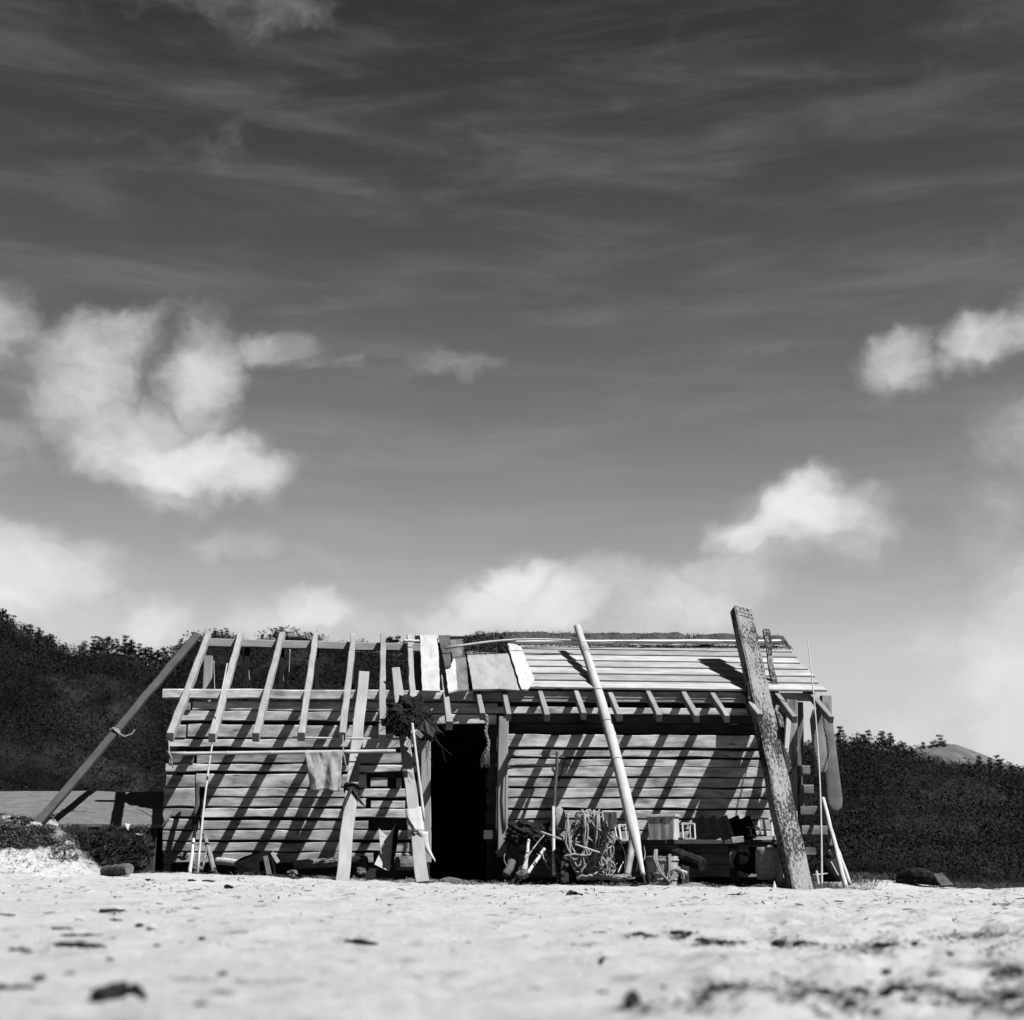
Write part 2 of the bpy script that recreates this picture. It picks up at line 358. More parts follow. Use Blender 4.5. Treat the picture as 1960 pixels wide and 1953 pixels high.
def ground():
    ys = [-8, -4, -2, -.6] + list(np.geomspace(.6, 26, 330)) + list(np.geomspace(27, 1200, 26))
    us = np.linspace(-1, 1, 361); us = np.sign(us)*np.abs(us)**1.35
    V = []
    for y in ys:
        w = .62*abs(y) + 4 if y < 30 else .62*y + 4 + (y-30)*.5
        for u in us: V.append((u*w, y, G(u*w, y)))
    n = len(us); Fc = [(i*n+j, i*n+j+1, (i+1)*n+j+1, (i+1)*n+j) for i in range(len(ys)-1) for j in range(n-1)]
    me = bpy.data.meshes.new('sand'); me.from_pydata(V, [], Fc); me.materials.append(M['sand'])
    me.polygons.foreach_set('use_smooth', [True]*len(me.polygons))
    o = bpy.data.objects.new('sand', me); COL.objects.link(o); tag(o, kind='structure')
ground()
def gz(p): return G(p.x, p.y)
def onground(px, py):
    d = ray(px, py); lo = 1.0
    for i in range(6000):
        k = 1.0 + i*.005
        p = Vector((d.x*k, d.y*k, CAMZ + d.z*k))
        if p.z <= G(p.x, p.y): return p
    return Vector((d.x*19, d.y*19, G(d.x*19, d.y*19)))

# ------------------------------------------------------------------ hills
def prof(pts, px):
    for (a, b), (c, d) in zip(pts, pts[1:]):
        if a <= px <= c: return b + (d-b)*(px-a)/(c-a)
    return pts[0][1] if px < pts[0][0] else pts[-1][1]
def hill(name, pts, Rr, R0, x0, x1, m, drop=0, bump=1.0, nu=120, nv=40):
    cols = []
    for i in range(nu+1):
        px = x0+(x1-x0)*i/nu; py = prof(pts, px) + drop
        p = W(px, py, Rr); cols.append(p)
    def at(u, v):
        i = min(nu-1, int(u*nu)); k = u*nu-i; p = cols[i].lerp(cols[i+1], k)
        if v <= 1:
            s_ = v; y = R0+(p.y-R0)*s_; x = p.x*(y/p.y)
            z = -1.5 + (p.z+1.5)*(.25*s_ + .75*(s_**1.25)) 
            z += bump*(noise.fractal(Vector((x*.02, y*.02, 3)), 1, 2, 3)*13)*math.sin(math.pi*s_)*min(1, p.z/25)
        else:
            y = p.y + (v-1)*Rr*.6; x = p.x; z = p.z - (v-1)*p.z*1.2
        return Vector((x, y, z))
    V = [tuple(at(i/nu, v)) for v in list(np.linspace(0, 1, nv+1))+[1.15, 1.5] for i in range(nu+1)]
    n = nu+1; Fc = [(r*n+i, r*n+i+1, (r+1)*n+i+1, (r+1)*n+i) for r in range(nv+2) for i in range(nu)]
    me = bpy.data.meshes.new(name); me.from_pydata(V, [], Fc); me.materials.append(m)
    me.polygons.foreach_set('use_smooth', [True]*len(me.polygons))
    o = bpy.data.objects.new(name, me); COL.objects.link(o); tag(o, kind='structure')
    return at
PL = [(-400,1020),(-150,1110),(-60,1145),(0,1178),(30,1196),(60,1210),(110,1230),(150,1244),(190,1234),(230,1235),(265,1247),(300,1268),(315,1258),(345,1230),(390,1208),(440,1212),(475,1228),(510,1214),(540,1204),(575,1203),(600,1212),(650,1230),(730,1234),(800,1250),(950,1300),(1150,1380),(1300,1500)]
PR = [(1250,1560),(1400,1480),(1500,1435),(1590,1418),(1640,1416),(1700,1422),(1745,1436),(1800,1452),(1860,1458),(1900,1466),(1960,1478),(2100,1500),(2400,1560)]
PF = [(1600,1500),(1700,1450),(1760,1430),(1800,1423),(1830,1425),(1870,1440),(1900,1452),(1960,1475),(2100,1520),(2300,1600)]
hl = hill('hill', PL, 340, 130, -420, 1300, M['inland'], drop=16)
hr = hill('hill', PR, 320, 110, 1250, 2400, M['inland'], drop=16)
hf = hill('hill', PF, 520, 400, 1600, 2300, M['hillbare'])

def leafcloud(centers, radii, nl, size, rngseed=1, flat=.75, lo=.55):
    """many small leaf faces spread through ellipsoids -> numpy verts/faces"""
    rg = np.random.default_rng(rngseed); n = len(centers); c = np.asarray(centers); r = np.asarray(radii)
    d = rg.normal(size=(n, nl, 3)); d /= np.linalg.norm(d, axis=2, keepdims=True)
    rad = rg.uniform(lo, 1.1, size=(n, nl, 1))
    p = c[:, None, :] + d*rad*r[:, None, None]*np.array([1, 1, flat])
    p = p.reshape(-1, 3); m = len(p); sz = np.repeat(r, nl)*size*rg.uniform(.6, 1.4, m)
    a = rg.normal(size=(m, 3)); a /= np.linalg.norm(a, axis=1, keepdims=True)
    b = np.cross(a, rg.normal(size=(m, 3))); b /= np.linalg.norm(b, axis=1, keepdims=True)
    a *= sz[:, None]; b *= sz[:, None]*.7
    return np.stack([p-a, p-b, p+a, p+b], 1).reshape(-1, 3)
def fastmesh(name, v, m):
    nq = len(v)//4; me = bpy.data.meshes.new(name)
    me.vertices.add(len(v)); me.vertices.foreach_set('co', v.astype(np.float32).ravel())
    me.loops.add(len(v)); me.loops.foreach_set('vertex_index', np.arange(len(v), dtype=np.int32))
    me.polygons.add(nq); me.polygons.foreach_set('loop_start', np.arange(nq, dtype=np.int32)*4)
    me.materials.append(m); me.update(calc_edges=True)
    return me
def forest(name, at, n, u0, u1, rs, nl, label, seed, lf, gap):
    """separate tree crowns set out over the slope, each a dome of small leaves"""
    rg = random.Random(seed); C = []; Rd = []; cell = {}; cs = rs*2.2
    for i in range(n):
        u = rg.uniform(u0, u1); v = 1-rg.random()**1.15 if i % 9 else rg.uniform(.93, 1.0); p = at(u, v)
        r = rs*(.55+.85*rg.random())*(.22+.78*p.y/at(u, 1).y)
        kx, ky = int(p.x//cs), int(p.y//cs); ok = True
        for ax in (-1, 0, 1):
            for ay in (-1, 0, 1):
                for (qx, qy, qz, qr) in cell.get((kx+ax, ky+ay), ()):
                    if (qx-p.x)**2+(qy-p.y)**2+(qz-p.z)**2 < (gap*(qr+r))**2: ok = False
        if noise.noise(Vector((p.x*.03, p.y*.03, 2))) > .22 and rg.random() < .75 and v < .9: continue
        if not ok: continue
        cell.setdefault((kx, ky), []).append((p.x, p.y, p.z, r))
        h = r*rg.uniform(-.05, .45)*(1-.6*sm(.9, 1, v))
        C.append((p.x, p.y, p.z + h)); Rd.append(r)
        for q in range(2):                    # side lobes make the outline uneven
            C.append((p.x+rg.uniform(-.7, .7)*r, p.y+rg.uniform(-.7, .7)*r, p.z+h+rg.uniform(-.5, .35)*r)); Rd.append(r*rg.uniform(.4, .65))
    print(name, len(C))
    me = fastmesh(name, leafcloud(C, Rd, nl, lf, seed, .95, .8), M['leaf'])
    o = bpy.data.objects.new(name, me); COL.objects.link(o); tag(o, label, 'forest', kind='stuff')
forest('forest', hl, 60000, .16, .78, 2.5, 110, 'dark dense woodland covering the hill at the left behind the shed', 3, .085, .52)
forest('forest', hr, 50000, .10, .75, 2.4, 120, 'dark dense woodland covering the nearer hill at the right', 4, .08, .52)

# trees that stand out on the ridges
def tree_mesh(seed, kind):
    rg = random.Random(seed); tr = MB(); h = 1.0
    lean = rg.uniform(-.06, .06)
    pts = [Vector((lean*k*k + .015*math.sin(k*5+seed), 0, k*h*.92)) for k in np.linspace(0, 1, 7)]
    tr.tube(pts, .028, 6, 1.0, .008)
    C = []; Rd = []
    if kind == 'pine':
        lv = rg.randint(5, 7)
        for q in range(lv):
            z = .28+.70*q/(lv-1); w = (.30*(1-.65*(q/(lv-1))))
            for s in range(rg.randint(3, 5)):
                a = rg.uniform(0, 6.28); rr = w*rg.uniform(.35, 1.0)
                C.append((lean*z+math.cos(a)*rr, math.sin(a)*rr, z+rg.uniform(-.03, .03))); Rd.append(rg.uniform(.09, .14)*(1.1-.4*q/lv))
                tr.tube([(lean*z, 0, z-.05), C[-1]], .008, 4, 1.0, .003)
    else:
        for q in range(22):
            a = rg.uniform(0, 6.28); rr = .36*math.sqrt(rg.random()); z = .22+.68*rg.random()*(1-(rr/.5)**2)
            C.append((math.cos(a)*rr, math.sin(a)*rr, z)); Rd.append(rg.uniform(.09, .15))
            if q % 3 == 0: tr.tube([(lean*z*.5, 0, z*.6), C[-1]], .01, 4, 1.0, .004)
    return tr, fastmesh('crown', leafcloud(C, Rd, 42, .26, seed, .6), M['leaf2'])
TM = {}
def plant_tree(px, py, Rr, hpx, kind, seed, label, group):
    top = py - .8*hpx; py = prof(PF if Rr == 518 else PR if Rr == 318 else PL, px) + 16; hpx = max(14, py-top)
    p = W(px, py, Rr); h = hpx/F*Rr
    key = (kind, seed % 4)
    root = bpy.data.objects.new('pine_tree' if kind == 'pine' else 'broadleaf_tree', None); COL.objects.link(root)
    if key not in TM:
        tr, cm = tree_mesh(key[1]*7+3+(kind == 'pine'), kind); o = tr.build('trunk', M['dark_wood'], root); TM[key] = (o.data, cm)
    else:
        o = bpy.data.objects.new('trunk', TM[key][0]); COL.objects.link(o); o.parent = root
    c = bpy.data.objects.new('crown', TM[key][1]); COL.objects.link(c); c.parent = root
    root.location = p - Vector((0, 0, h*.12)); root.scale = (h*1.12,)*3; root.rotation_euler.z = seed*1.7
    tag(root, label, 'tree', group)
g1 = 'pines along the right ridge'
for i, (px, py, h, k, lb) in enumerate([
  (1610,1424,58,'pine','tall dark pine standing nearest the hut on the right ridge'),
  (1642,1424,50,'round','broad round tree just right of the pine nearest the hut'),
  (1664,1424,46,'pine','dark pine between the broad round tree and the ridge gap'),
  (1689,1428,52,'pine','pine with pointed top in the middle of the right ridge'),
  (1706,1430,46,'pine','pine close behind the pointed one on the right ridge'),
  (1727,1436,44,'round','round tree where the right ridge starts to fall'),
  (1744,1442,24,'round','low round bush tree at the foot of the ridge step'),
  (1770,1432,16,'pine','tiny tree at the left foot of the bare hill'),
  (1789,1428,22,'round','leftmost tree of the pair on top of the bare hill'),
  (1800,1427,26,'pine','leaning tree at the top of the bare hill'),
  (1809,1428,14,'pine','small tree just right of the bare hill top'),
  (1876,1460,24,'pine','dark tree where the bare hill meets the lower wood'),
  (1896,1466,26,'pine','larger tree on the falling ridge near the right edge'),
  (1911,1464,30,'pine','slender pine against the bright cloud at the right'),
  (1919,1466,22,'pine','thin little pine beside the slender one at the right'),
  (1938,1474,22,'round','small bushy tree near the right edge of the photo'),
  (1955,1476,26,'round','bushy tree at the very right edge of the ridge')]):
    far = 1765 < px < 1815
    plant_tree(px, py, 518 if far else 318, h*(.9 if far else .68), k, i*3+1, lb, g1)
g2 = 'trees along the left ridge'
ORD = ['first', 'second', 'third', 'fourth', 'fifth', 'sixth', 'seventh', 'eighth', 'ninth', 'tenth', 'eleventh', 'twelfth', 'thirteenth']
SEG = [(110, 'far left steep slope'), (209, 'left half of the round hilltop'), (330, 'right half of the round hilltop'), (480, 'above the two leftmost rafters'), (650, 'behind the third and fourth rafters'), (900, 'clump left of the white roof board')]
seen = {}
def ridge_label(px):
    for lim, txt in SEG:
        if px < lim:
            seen[txt] = seen.get(txt, -1) + 1
            return ORD[seen[txt]] + ' ridge tree from the left, ' + txt
for i, (px, py, h) in enumerate([(4,1184,22),(14,1190,16),(24,1196,20),(45,1206,18),(58,1212,20),(72,1217,18),(80,1222,24),(93,1226,14),(98,1229,16),(163,1240,18),(180,1236,20),(190,1233,14),(203,1234,22),(222,1234,12),(238,1235,20),(246,1238,18),(252,1242,20),(265,1248,18),(278,1252,24),(286,1256,18),(297,1260,18),(312,1254,20),(345,1236,14),(398,1224,18),(411,1224,24),(423,1224,22),(432,1225,26),(441,1226,16),(451,1232,20),(502,1232,22),(512,1230,20),(528,1224,26),(538,1222,28),(473,1238,16),(608,1232,14),(741,1240,22),(750,1240,30),(760,1240,26),(772,1244,18),(783,1246,14)]):
    plant_tree(px, py, 338, h, 'pine' if i % 3 else 'round', i*5+2, ridge_label(px), g2)

# ------------------------------------------------------------------ the hut
D = 17.3
hx = W(730, 1650, D).x
hut = thing('wooden_hut', (hx, D, 0), 'weathered timber plank hut on the sand, half its roof still bare rafters', 'hut')
def pl(mb, x0, x1, y0, y1, proud=0.0, th=.07, tone=None, wob=.004, m=None, bend=0):
    """plank of the front wall: photo columns x0..x1, photo rows y0..y1"""
    yy = D-proud; xm = (x0+x1)/2
    a = W(x0, (y0+y1)/2, yy); b = W(x1, (y0+y1)/2, yy)
    zt = W(xm, y0, yy).z; zb = W(xm, y1, yy).z; zc = (zt+zb)/2
    off = Vector((0, th/2, 0))
    sl = (a.z-b.z)*0.35
    mb.board(Vector((a.x, yy, zc+sl/2))+off, Vector((b.x, yy, zc-sl/2))+off, (zt-zb), th, (0, -1, 0), tone if tone else rnd(.78, 1.12), wob=wob)
lw = MB()
rows = [(368,812,1343,1360,0),(345,812,1362,1380,.0),(358,812,1388,1412,.0),(325,808,1415,1431,.015),(376,808,1438,1461,-.02),
        (316,808,1463.5,1477,.01),(375,700,1482,1507,.0),(392,697,1509.5,1525,.01),(388,700,1527.5,1545,.0),(384,790,1548,1565,.015),
        (378,706,1571,1587,.0),(376,808,1589.5,1608,.01),(374,808,1613,1630,.0),(366,716,1632.5,1652,.01),(740,812,1634,1652,.0)]
tones = [1.25,1.0,.85,1.12,.6,1.12,.95,1.0,.82,1.1,.75,.85,.8,.7,.8]
for (a, b, c, d, p), tn in zip(rows, tones): pl(lw, a, b, c, d, p, .08, tn, .009)
pl(lw, 697, 778, 1510, 1526, .0, .08, .95); pl(lw, 709, 776, 1534, 1547, -.02, .06, 1.0, .008); 
pl(lw, 710, 742, 1488, 1506, -.04, .05, .8); pl(lw, 759, 768, 1490, 1508, -.02, .05, .6)
lw.build('wall', M['plank'], hut)
                                     # projecting ends of the side wall timbers, interlocked at the corner
for (a, b, c, d, tn) in [(350,366,1343,1361,.5),(335,356,1388,1413,.75),(326,370,1438,1461,.35),(318,372,1484,1507,.6),(313,371,1508,1545,.8),(312,372,1549,1565,.45),(312,366,1567,1588,.7),(312,372,1590,1610,.5),(312,372,1611,1631,.55),(312,374,1632,1652,.8)]:
    ce = MB(); pl(ce, a, b, c, d, .03, .12, tn, .008); ce.build('corner_timber', M['plank'], hut)
rw = MB()
rrows = [(972,1512,1407,1431,.02,1.0),(972,1512,1436,1449,.0,.92),(972,1508,1454,1467.5,.012,.95),(972,1508,1468.5,1487,.012,1.08),(972,1506,1489.5,1507,.0,.9),
  (972,1506,1509.5,1526.5,.01,.96),(972,1506,1529,1547.5,.0,1.05),(972,1506,1551,1567.5,.01,.95),(972,1506,1570,1589,.0,.9),(972,1506,1591,1610,.01,.85),(972,1506,1612,1632,0,.8),(972,1506,1634,1655,0,.7),(972,1506,1657,1680,0,.7)]
for a, b, c, d, p, tn in rrows: pl(rw, a, b, c, d, p, .07, tn, .007)
rw.build('wall', M['plank'], hut)
up = MB()                                     # boards above the door and under the eaves
pl(up, 812, 952, 1346, 1353.5, .0, .07, 1.0); pl(up, 812, 1512, 1354.5, 1367, .005, .07, 1.05); pl(up, 812, 950, 1368, 1386, .01, .07, 1.3)
pl(up, 800, 1512, 1330, 1344, -.01, .07, .8)
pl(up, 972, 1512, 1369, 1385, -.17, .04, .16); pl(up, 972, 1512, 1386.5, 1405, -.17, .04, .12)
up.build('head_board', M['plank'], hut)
wp = MB(); pl(wp, 311, 905, 1320, 1338.5, .06, .14, 1.15, .006); pl(wp, 906, 1560, 1324, 1338, .0, .14, .8, .004)
wp.build('wall_plate', M['plank'], hut)
inn = MB()  # dark sheets added behind the planks so gaps and interior stay black
def wbox(mb, x0, x1, y0, y1, z0, z1, tone=1.0):
    mb.board((x0, (y0+y1)/2, (z0+z1)/2), (x1, (y0+y1)/2, (z0+z1)/2), z1-z0, y1-y0, (0, -1, 0), tone, seg=2, wob=0)
XL = W(318, 1500, D).x; XR = W(1510, 1500, D).x; XD0 = W(822, 1500, D).x; XD1 = W(952, 1500, D).x
ZP = W(700, 1325, D).z; YR = 19.2; YB = 21.1
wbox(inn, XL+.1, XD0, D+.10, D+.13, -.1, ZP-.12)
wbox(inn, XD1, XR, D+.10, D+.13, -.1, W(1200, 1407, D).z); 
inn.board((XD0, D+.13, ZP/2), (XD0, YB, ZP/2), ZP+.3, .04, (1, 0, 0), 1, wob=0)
inn.build('dark_backing', M['inner'], hut)
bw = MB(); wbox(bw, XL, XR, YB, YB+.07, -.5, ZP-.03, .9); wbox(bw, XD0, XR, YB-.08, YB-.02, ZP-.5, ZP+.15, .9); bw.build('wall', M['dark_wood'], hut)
for xx in (XL+.05, XR-.05):
    sw = MB()
    for k in range(11):
        sw.board((xx, D+.1, .02+k*.187), (xx, YB, .02+k*.187), .18, .08, (1, 0, 0), rnd(.7, 1.1))
    sw.build('side_wall', M['plank'], hut)
# door frame
dp = MB()
dp.board(W(816, 1650, D-.06), W(814, 1418, D-.06), .115, .09, (0, -1, 0), 1.1); dp.build('door_post', M['rafter'], hut)
dp = MB(); dp.board(W(961, 1640, D-.06), W(963, 1372, D-.06), .12, .10, (0, -1, 0), .95); dp.build('door_post', M['rafter'], hut)
dp = MB(); dp.board(W(941, 1700, D+.12), W(944, 1386, D+.12), .11, .08, (0, -1, 0), .8)
for yy in (1420, 1455, 1495, 1530, 1565, 1600): dp.board(W(930, yy, D+.09), W(949, yy, D+.09), .16, .05, (0, -1, 0), rnd(.8, 1.3))
dp.build('door_jamb', M['dark_wood'], hut)
jb = MB(); jb.board(W(925, 1598, D-.03), W(952, 1598, D-.03), .10, .06, (0, -1, 0), 1.0); jb.build('block', M['dark_wood'], hut)

# roof plane: through the eave point (y=D, z=ZE) with slope SL
SL = math.tan(R(26.0)); ZE = W(730, 1325, D-.11).z + SL*.11
def zr(y, off=0.0): return ZE + SL*(y-D) + off
NR = Vector((0, -SL, 1)).normalized()
def WR(px, py, off=0.0):                      # point of the roof plane, lifted by off along its normal
    d = ray(px, py); o = Vector((0, 0, CAMZ)); p0 = Vector((0, D, ZE)) + NR*off
    k = (p0-o).dot(NR)/d.dot(NR); return o + d*k
def rafter(px, py, ytail, w=.075, t=.10, tone=1.0, top=YR+.06, kink=0):
    x = WR(px, py).x; mb = MB()
    a = Vector((x, ytail, zr(ytail)-t/2)); b = Vector((x + kink, top, zr(top)-t/2))
    mb.board(a, b, w, t, NR, tone, wob=.006, w1=w*.92, bend=rnd(-.02, .02))
    mb.build('rafter', M['rafter'], hut)
for px, kk in ((397, -.02), (464, -.05), (533, .03), (605, -.02), (670, .04), (733, 0), (784, 0)):
    rafter(px, 1222, 16.0 + rnd(-.04, .04), tone=rnd(.9, 1.1), kink=kk)
rafter(846, 1262, 16.35, .075, .10, 1.0)
for px in (917, 966, 1036, 1105, 1170, 1243, 1311, 1366, 1428, 1489, 1557):
    rafter(px, 1330, 16.62 + rnd(-.05, .05), .062, .085, rnd(.75, 1.0), top=YR)
# ridge beam and the posts under it
rb = MB(); x0 = W(402, 1233, YR).x; x1 = W(900, 1233, YR).x; zt = zr(YR)-.06; zrb = W(560, 1233, YR).z
rb.board((x0-.05, YR-.02, zrb), (x1, YR-.02, zrb-.04), .105, .09, (0, -1, 0), 1.05); rb.build('ridge_beam', M['rafter'], hut)
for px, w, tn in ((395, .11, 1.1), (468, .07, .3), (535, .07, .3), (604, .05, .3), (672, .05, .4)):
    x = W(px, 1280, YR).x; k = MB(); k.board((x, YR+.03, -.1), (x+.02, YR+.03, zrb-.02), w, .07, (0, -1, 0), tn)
    k.build('ridge_post', M['rafter'] if px == 395 else M['dark_wood'], hut)  # shade put into the colour: all posts but the sunlit leftmost are dark
# plank roof
rf = MB(); lines = [1325, 1310.5, 1297.5, 1284, 1272, 1260.5, 1250.5, 1241, 1231, 1221]
for i, (yb, yt) in enumerate(zip(lines, lines[1:])):
    pb = WR(1200, yb, 0).y; pt = WR(1200, yt, 0).y + .03
    xl = W(1003-i*4, 1300, D).x + .0; xr = W(1578, 1326, D).x + rnd(-.02, .02)
    # boards overlap like shingles: lower edge lifted
    cuts = [xl] + ([xl + (xr-xl)*rnd(.25, .75)] if i % 2 else []) + [xr]
    for xa, xb in zip(cuts, cuts[1:]):
        P = [Vector((xa, pb, zr(pb))), Vector((xb, pb, zr(pb)))]
        c0 = Vector((xa, (pb+pt)/2, zr((pb+pt)/2))) + NR*.03; c1 = c0 + Vector((xb-xa, 0, 0))
        rf.board(c0, c1, (pt-pb)/math.cos(R(26)), .026, (0, -SL+.095, 1), [1.3, .92, 1.15, 1.1, 1.25, .85, 1.0, 1, 1][i]*rnd(.95, 1.05), wob=.004)
rf.build('roof_boards', M['roof'], hut)
rbk = MB()
for i in range(9):
    y0 = YR + .23*i; y1 = y0+.25; z = ZE+SL*(YR-D) - SL*(y0+.12-YR)
    rbk.board((WR(800, 1300).x, y0+.12, z), (W(1578, 1326, D).x, y0+.12, z), .27, .02, (0, SL, 1), rnd(.8, 1.1))
rbk.build('roof_boards', M['roof'], hut)
gb = MB()                                     # gable boarding under the right verge
for k in range(5):
    z = ZP-.02+.17*k; half = (zr(YR)-.12-z)/SL*.98
    if half > .1: gb.board((XR-.04, YR-half, z), (XR-.04, YR+half, z), .165, .05, (1, 0, 0), rnd(.7, 1))
gb.build('gable_boards', M['plank'], hut)
# thatch ridge roll: thick straw along the ridge with a pale pole laid in it
def thatch():
    th = MB(); xa = W(908, 1235, YR).x; xb = W(1497, 1235, YR).x
    secs = []; n = 70; YF = WR(1200, 1246).y
    for i in range(n+1):
        x = xa+(xb-xa)*i/n; ring = []; yc = (YF+YR+.12)/2; hw = (YR+.12-YF)/2
        e = 1 if 3 < i < n-3 else .75
        for a in range(14):
            an = 2*math.pi*a/14; dy = math.cos(an)*hw*e; dz = math.sin(an)*.045*e*(1+.6*noise.noise(Vector((x*1.3, 4, 4))))
            r_ = 1+.12*noise.noise(Vector((x*3, a*.9, 1)))
            ys = yc+dy*r_; base = zr(min(ys, YR)) - (SL*(ys-YR) if ys > YR else 0)
            ring.append(Vector((x, ys, base + .03 + dz*r_ + .045*noise.noise(Vector((x*5, ys*3, 7))))))
        secs.append(ring)
    th.loft(secs); 
    for i in range(5200):                     # straws
        x = rnd(xa, xb); y = rnd(YF-.02, YR+.12); base = zr(min(y, YR)) - (SL*(y-YR) if y > YR else 0)
        p = Vector((x, y, base+.045+.015*math.cos((y-YR+.14)*3)))
        d = Vector((rnd(-.5, .5), rnd(-1, .3), rnd(-.55, .2))).normalized()
        s = d.cross(Vector((0, 0, 1))).normalized()*rnd(.002, .004)
        th.quad(p, d*rnd(.015, .055), s)
    th.build('thatch_ridge', M['thatch'], hut)
    rp = MB(); rp.board(WR(985, 1229, .12), WR(1494, 1228, .12), .055, .04, NR, 1.1, wob=.012)
    rp.build('ridge_pole', M['pale'], hut)
    st = MB()                                 # patch of loose straw where the plank roof starts
    for i in range(1600):
        p = WR(rnd(890, 975), rnd(1216, 1250), rnd(.03, .10)); d = Vector((rnd(-1, 1), rnd(-1, 1), rnd(-.4, .6))).normalized()
        st.quad(p, d*rnd(.02, .07), d.cross(Vector((0, 0, 1))).normalized()*rnd(.002, .005))
    P = [WR(888, 1224, .03), WR(978, 1220, .03), WR(982, 1252, .03), WR(893, 1250, .03)]
    st.poly(P, .05, NR); st.build('straw_patch', M['thatch'], hut)
thatch()
# right corner: posts and timber ends of the gable wall
cp = MB(); cp.board(W(1512, 1700, D-.03), W(1513, 1340, D-.03), .15, .12, (0, -1, 0), .55)
cp.board(W(1532, 1700, D+.15), W(1528, 1345, D+.15), .10, .10, (0, -1, 0), .35)
cp.build('corner_post', M['plank'], hut)
for (x, y0, y1, w) in ((1537,1466,1484,22),(1541,1503,1521,27),(1546,1543,1561,34),(1556,1581,1599,50),(1548,1623,1637,20)):
    e = MB(); p = W(x, (y0+y1)/2, D-.02); h = (y1-y0)/F*D
    e.board(p - Vector((w/2/F*D, 0, 0)), p + Vector((w/2/F*D, 0, 0)), h, .16, (0, -1, 0), .42); e.build('timber_end', M['plank'], hut)
ep = MB(); ep.board(W(1582, 1450, D+.35), W(1580, 1332, D+.35), .13, .10, (0, -1, 0), 1.0); ep.build('eave_post', M['rafter'], hut)

# ------------------------------------------------------------------ loose panels lying on the rafters
NRr = NR
def panel(name, pts, off, m, label, tone=1.0, th=.02, group=None):
    mb = MB(); P = [WR(x, y, off) for x, y in pts]
    # ragged outline
    Q = []
    for i, p in enumerate(P):
        q = P[(i+1) % len(P)]; n = max(2, int((q-p).length/.09))
        for k in range(n): Q.append(p.lerp(q, k/n) + Vector((rnd(-1, 1)*.004, rnd(-1, 1)*.004, 0)))
    mb.poly(Q, th, NR, tone)
    # planar uvs for the sheet faces: rewrite them so that the grain runs up the slope
    k = 0
    for f in mb.f:
        for vi in f:
            x, y, z = mb.v[vi]; mb.uv[k] = (y*1.1, x); k += 1
    o = mb.build(name, m); tag(o, label, 'board', 'loose boards lying on the rafters')
panel('board', [(804,1217),(838,1216),(842,1324),(808,1323)], .05, M['pale'], 'wide white board lying upright on the rafters left of the dark board', 1.0)
panel('board', [(839,1218),(861,1217),(863,1275),(852,1278)], .09, M['dark_wood'], 'short dark tapering board beside the wide white board at the ridge', 1.6)
panel('board', [(852,1278),(863,1276),(868,1262),(872,1266),(875,1322),(858,1326)], .05, M['pale'], 'narrow white strip of board below the short dark board', 1.05)
panel('board', [(862,1226),(890,1224),(897,1322),(872,1324)], .03, M['dark_wood'], 'dark board between the narrow white strip and the grey panel', 3.0)  # one dark tone over the whole board
panel('board', [(893,1248),(930,1250),(972,1252),(996,1323),(955,1320),(905,1321)], .06, M['ply'], 'large grey panel lying on the rafters beside the ragged white board', 1.35)
panel('board', [(971,1233),(985,1234),(998,1240),(1010,1272),(1023,1300),(1018,1310),(1010,1321),(998,1321)], .09, M['pale'], 'ragged white board at the left end of the plank roof', 1.15)
def stick(name, p0, p1, r0, r1, m, label, cat, group=None, bend=0, tone=1, bam=False, bd=(1, 0, 0)):
    mb = MB()
    if bam: mb.bamboo(p0, p1, r0, r1, bend=bend, tone=tone, bd=bd)
    else:
        p0 = Vector(p0); p1 = Vector(p1); n = 12
        mb.tube([p0.lerp(p1, k/n) + Vector(bd)*(bend*math.sin(math.pi*k/n)) + Vector((noise.noise(p0+Vector((k*.5, 0, 0))), 0, noise.noise(p0+Vector((0, k*.5, 3)))))*r0*.5 for k in range(n+1)], r0, 7, tone, r1)
    o = mb.build(name, m, smooth=True); tag(o, label, cat, group); return o
stick('bamboo_pole', WR(852, 1241, .17), WR(1112, 1227, .22), .017, .012, M['bamboo'], 'thin pale bamboo pole lying along the roof below the ridge', 'pole', bam=True, bend=.06, bd=(0, 0, 1))
stick('bamboo_pole', WR(773, 1227, .1), WR(802, 1227, .1), .018, .018, M['bamboo'], 'short white stick on the ridge beam left of the wide white board', 'stick', tone=1.3)

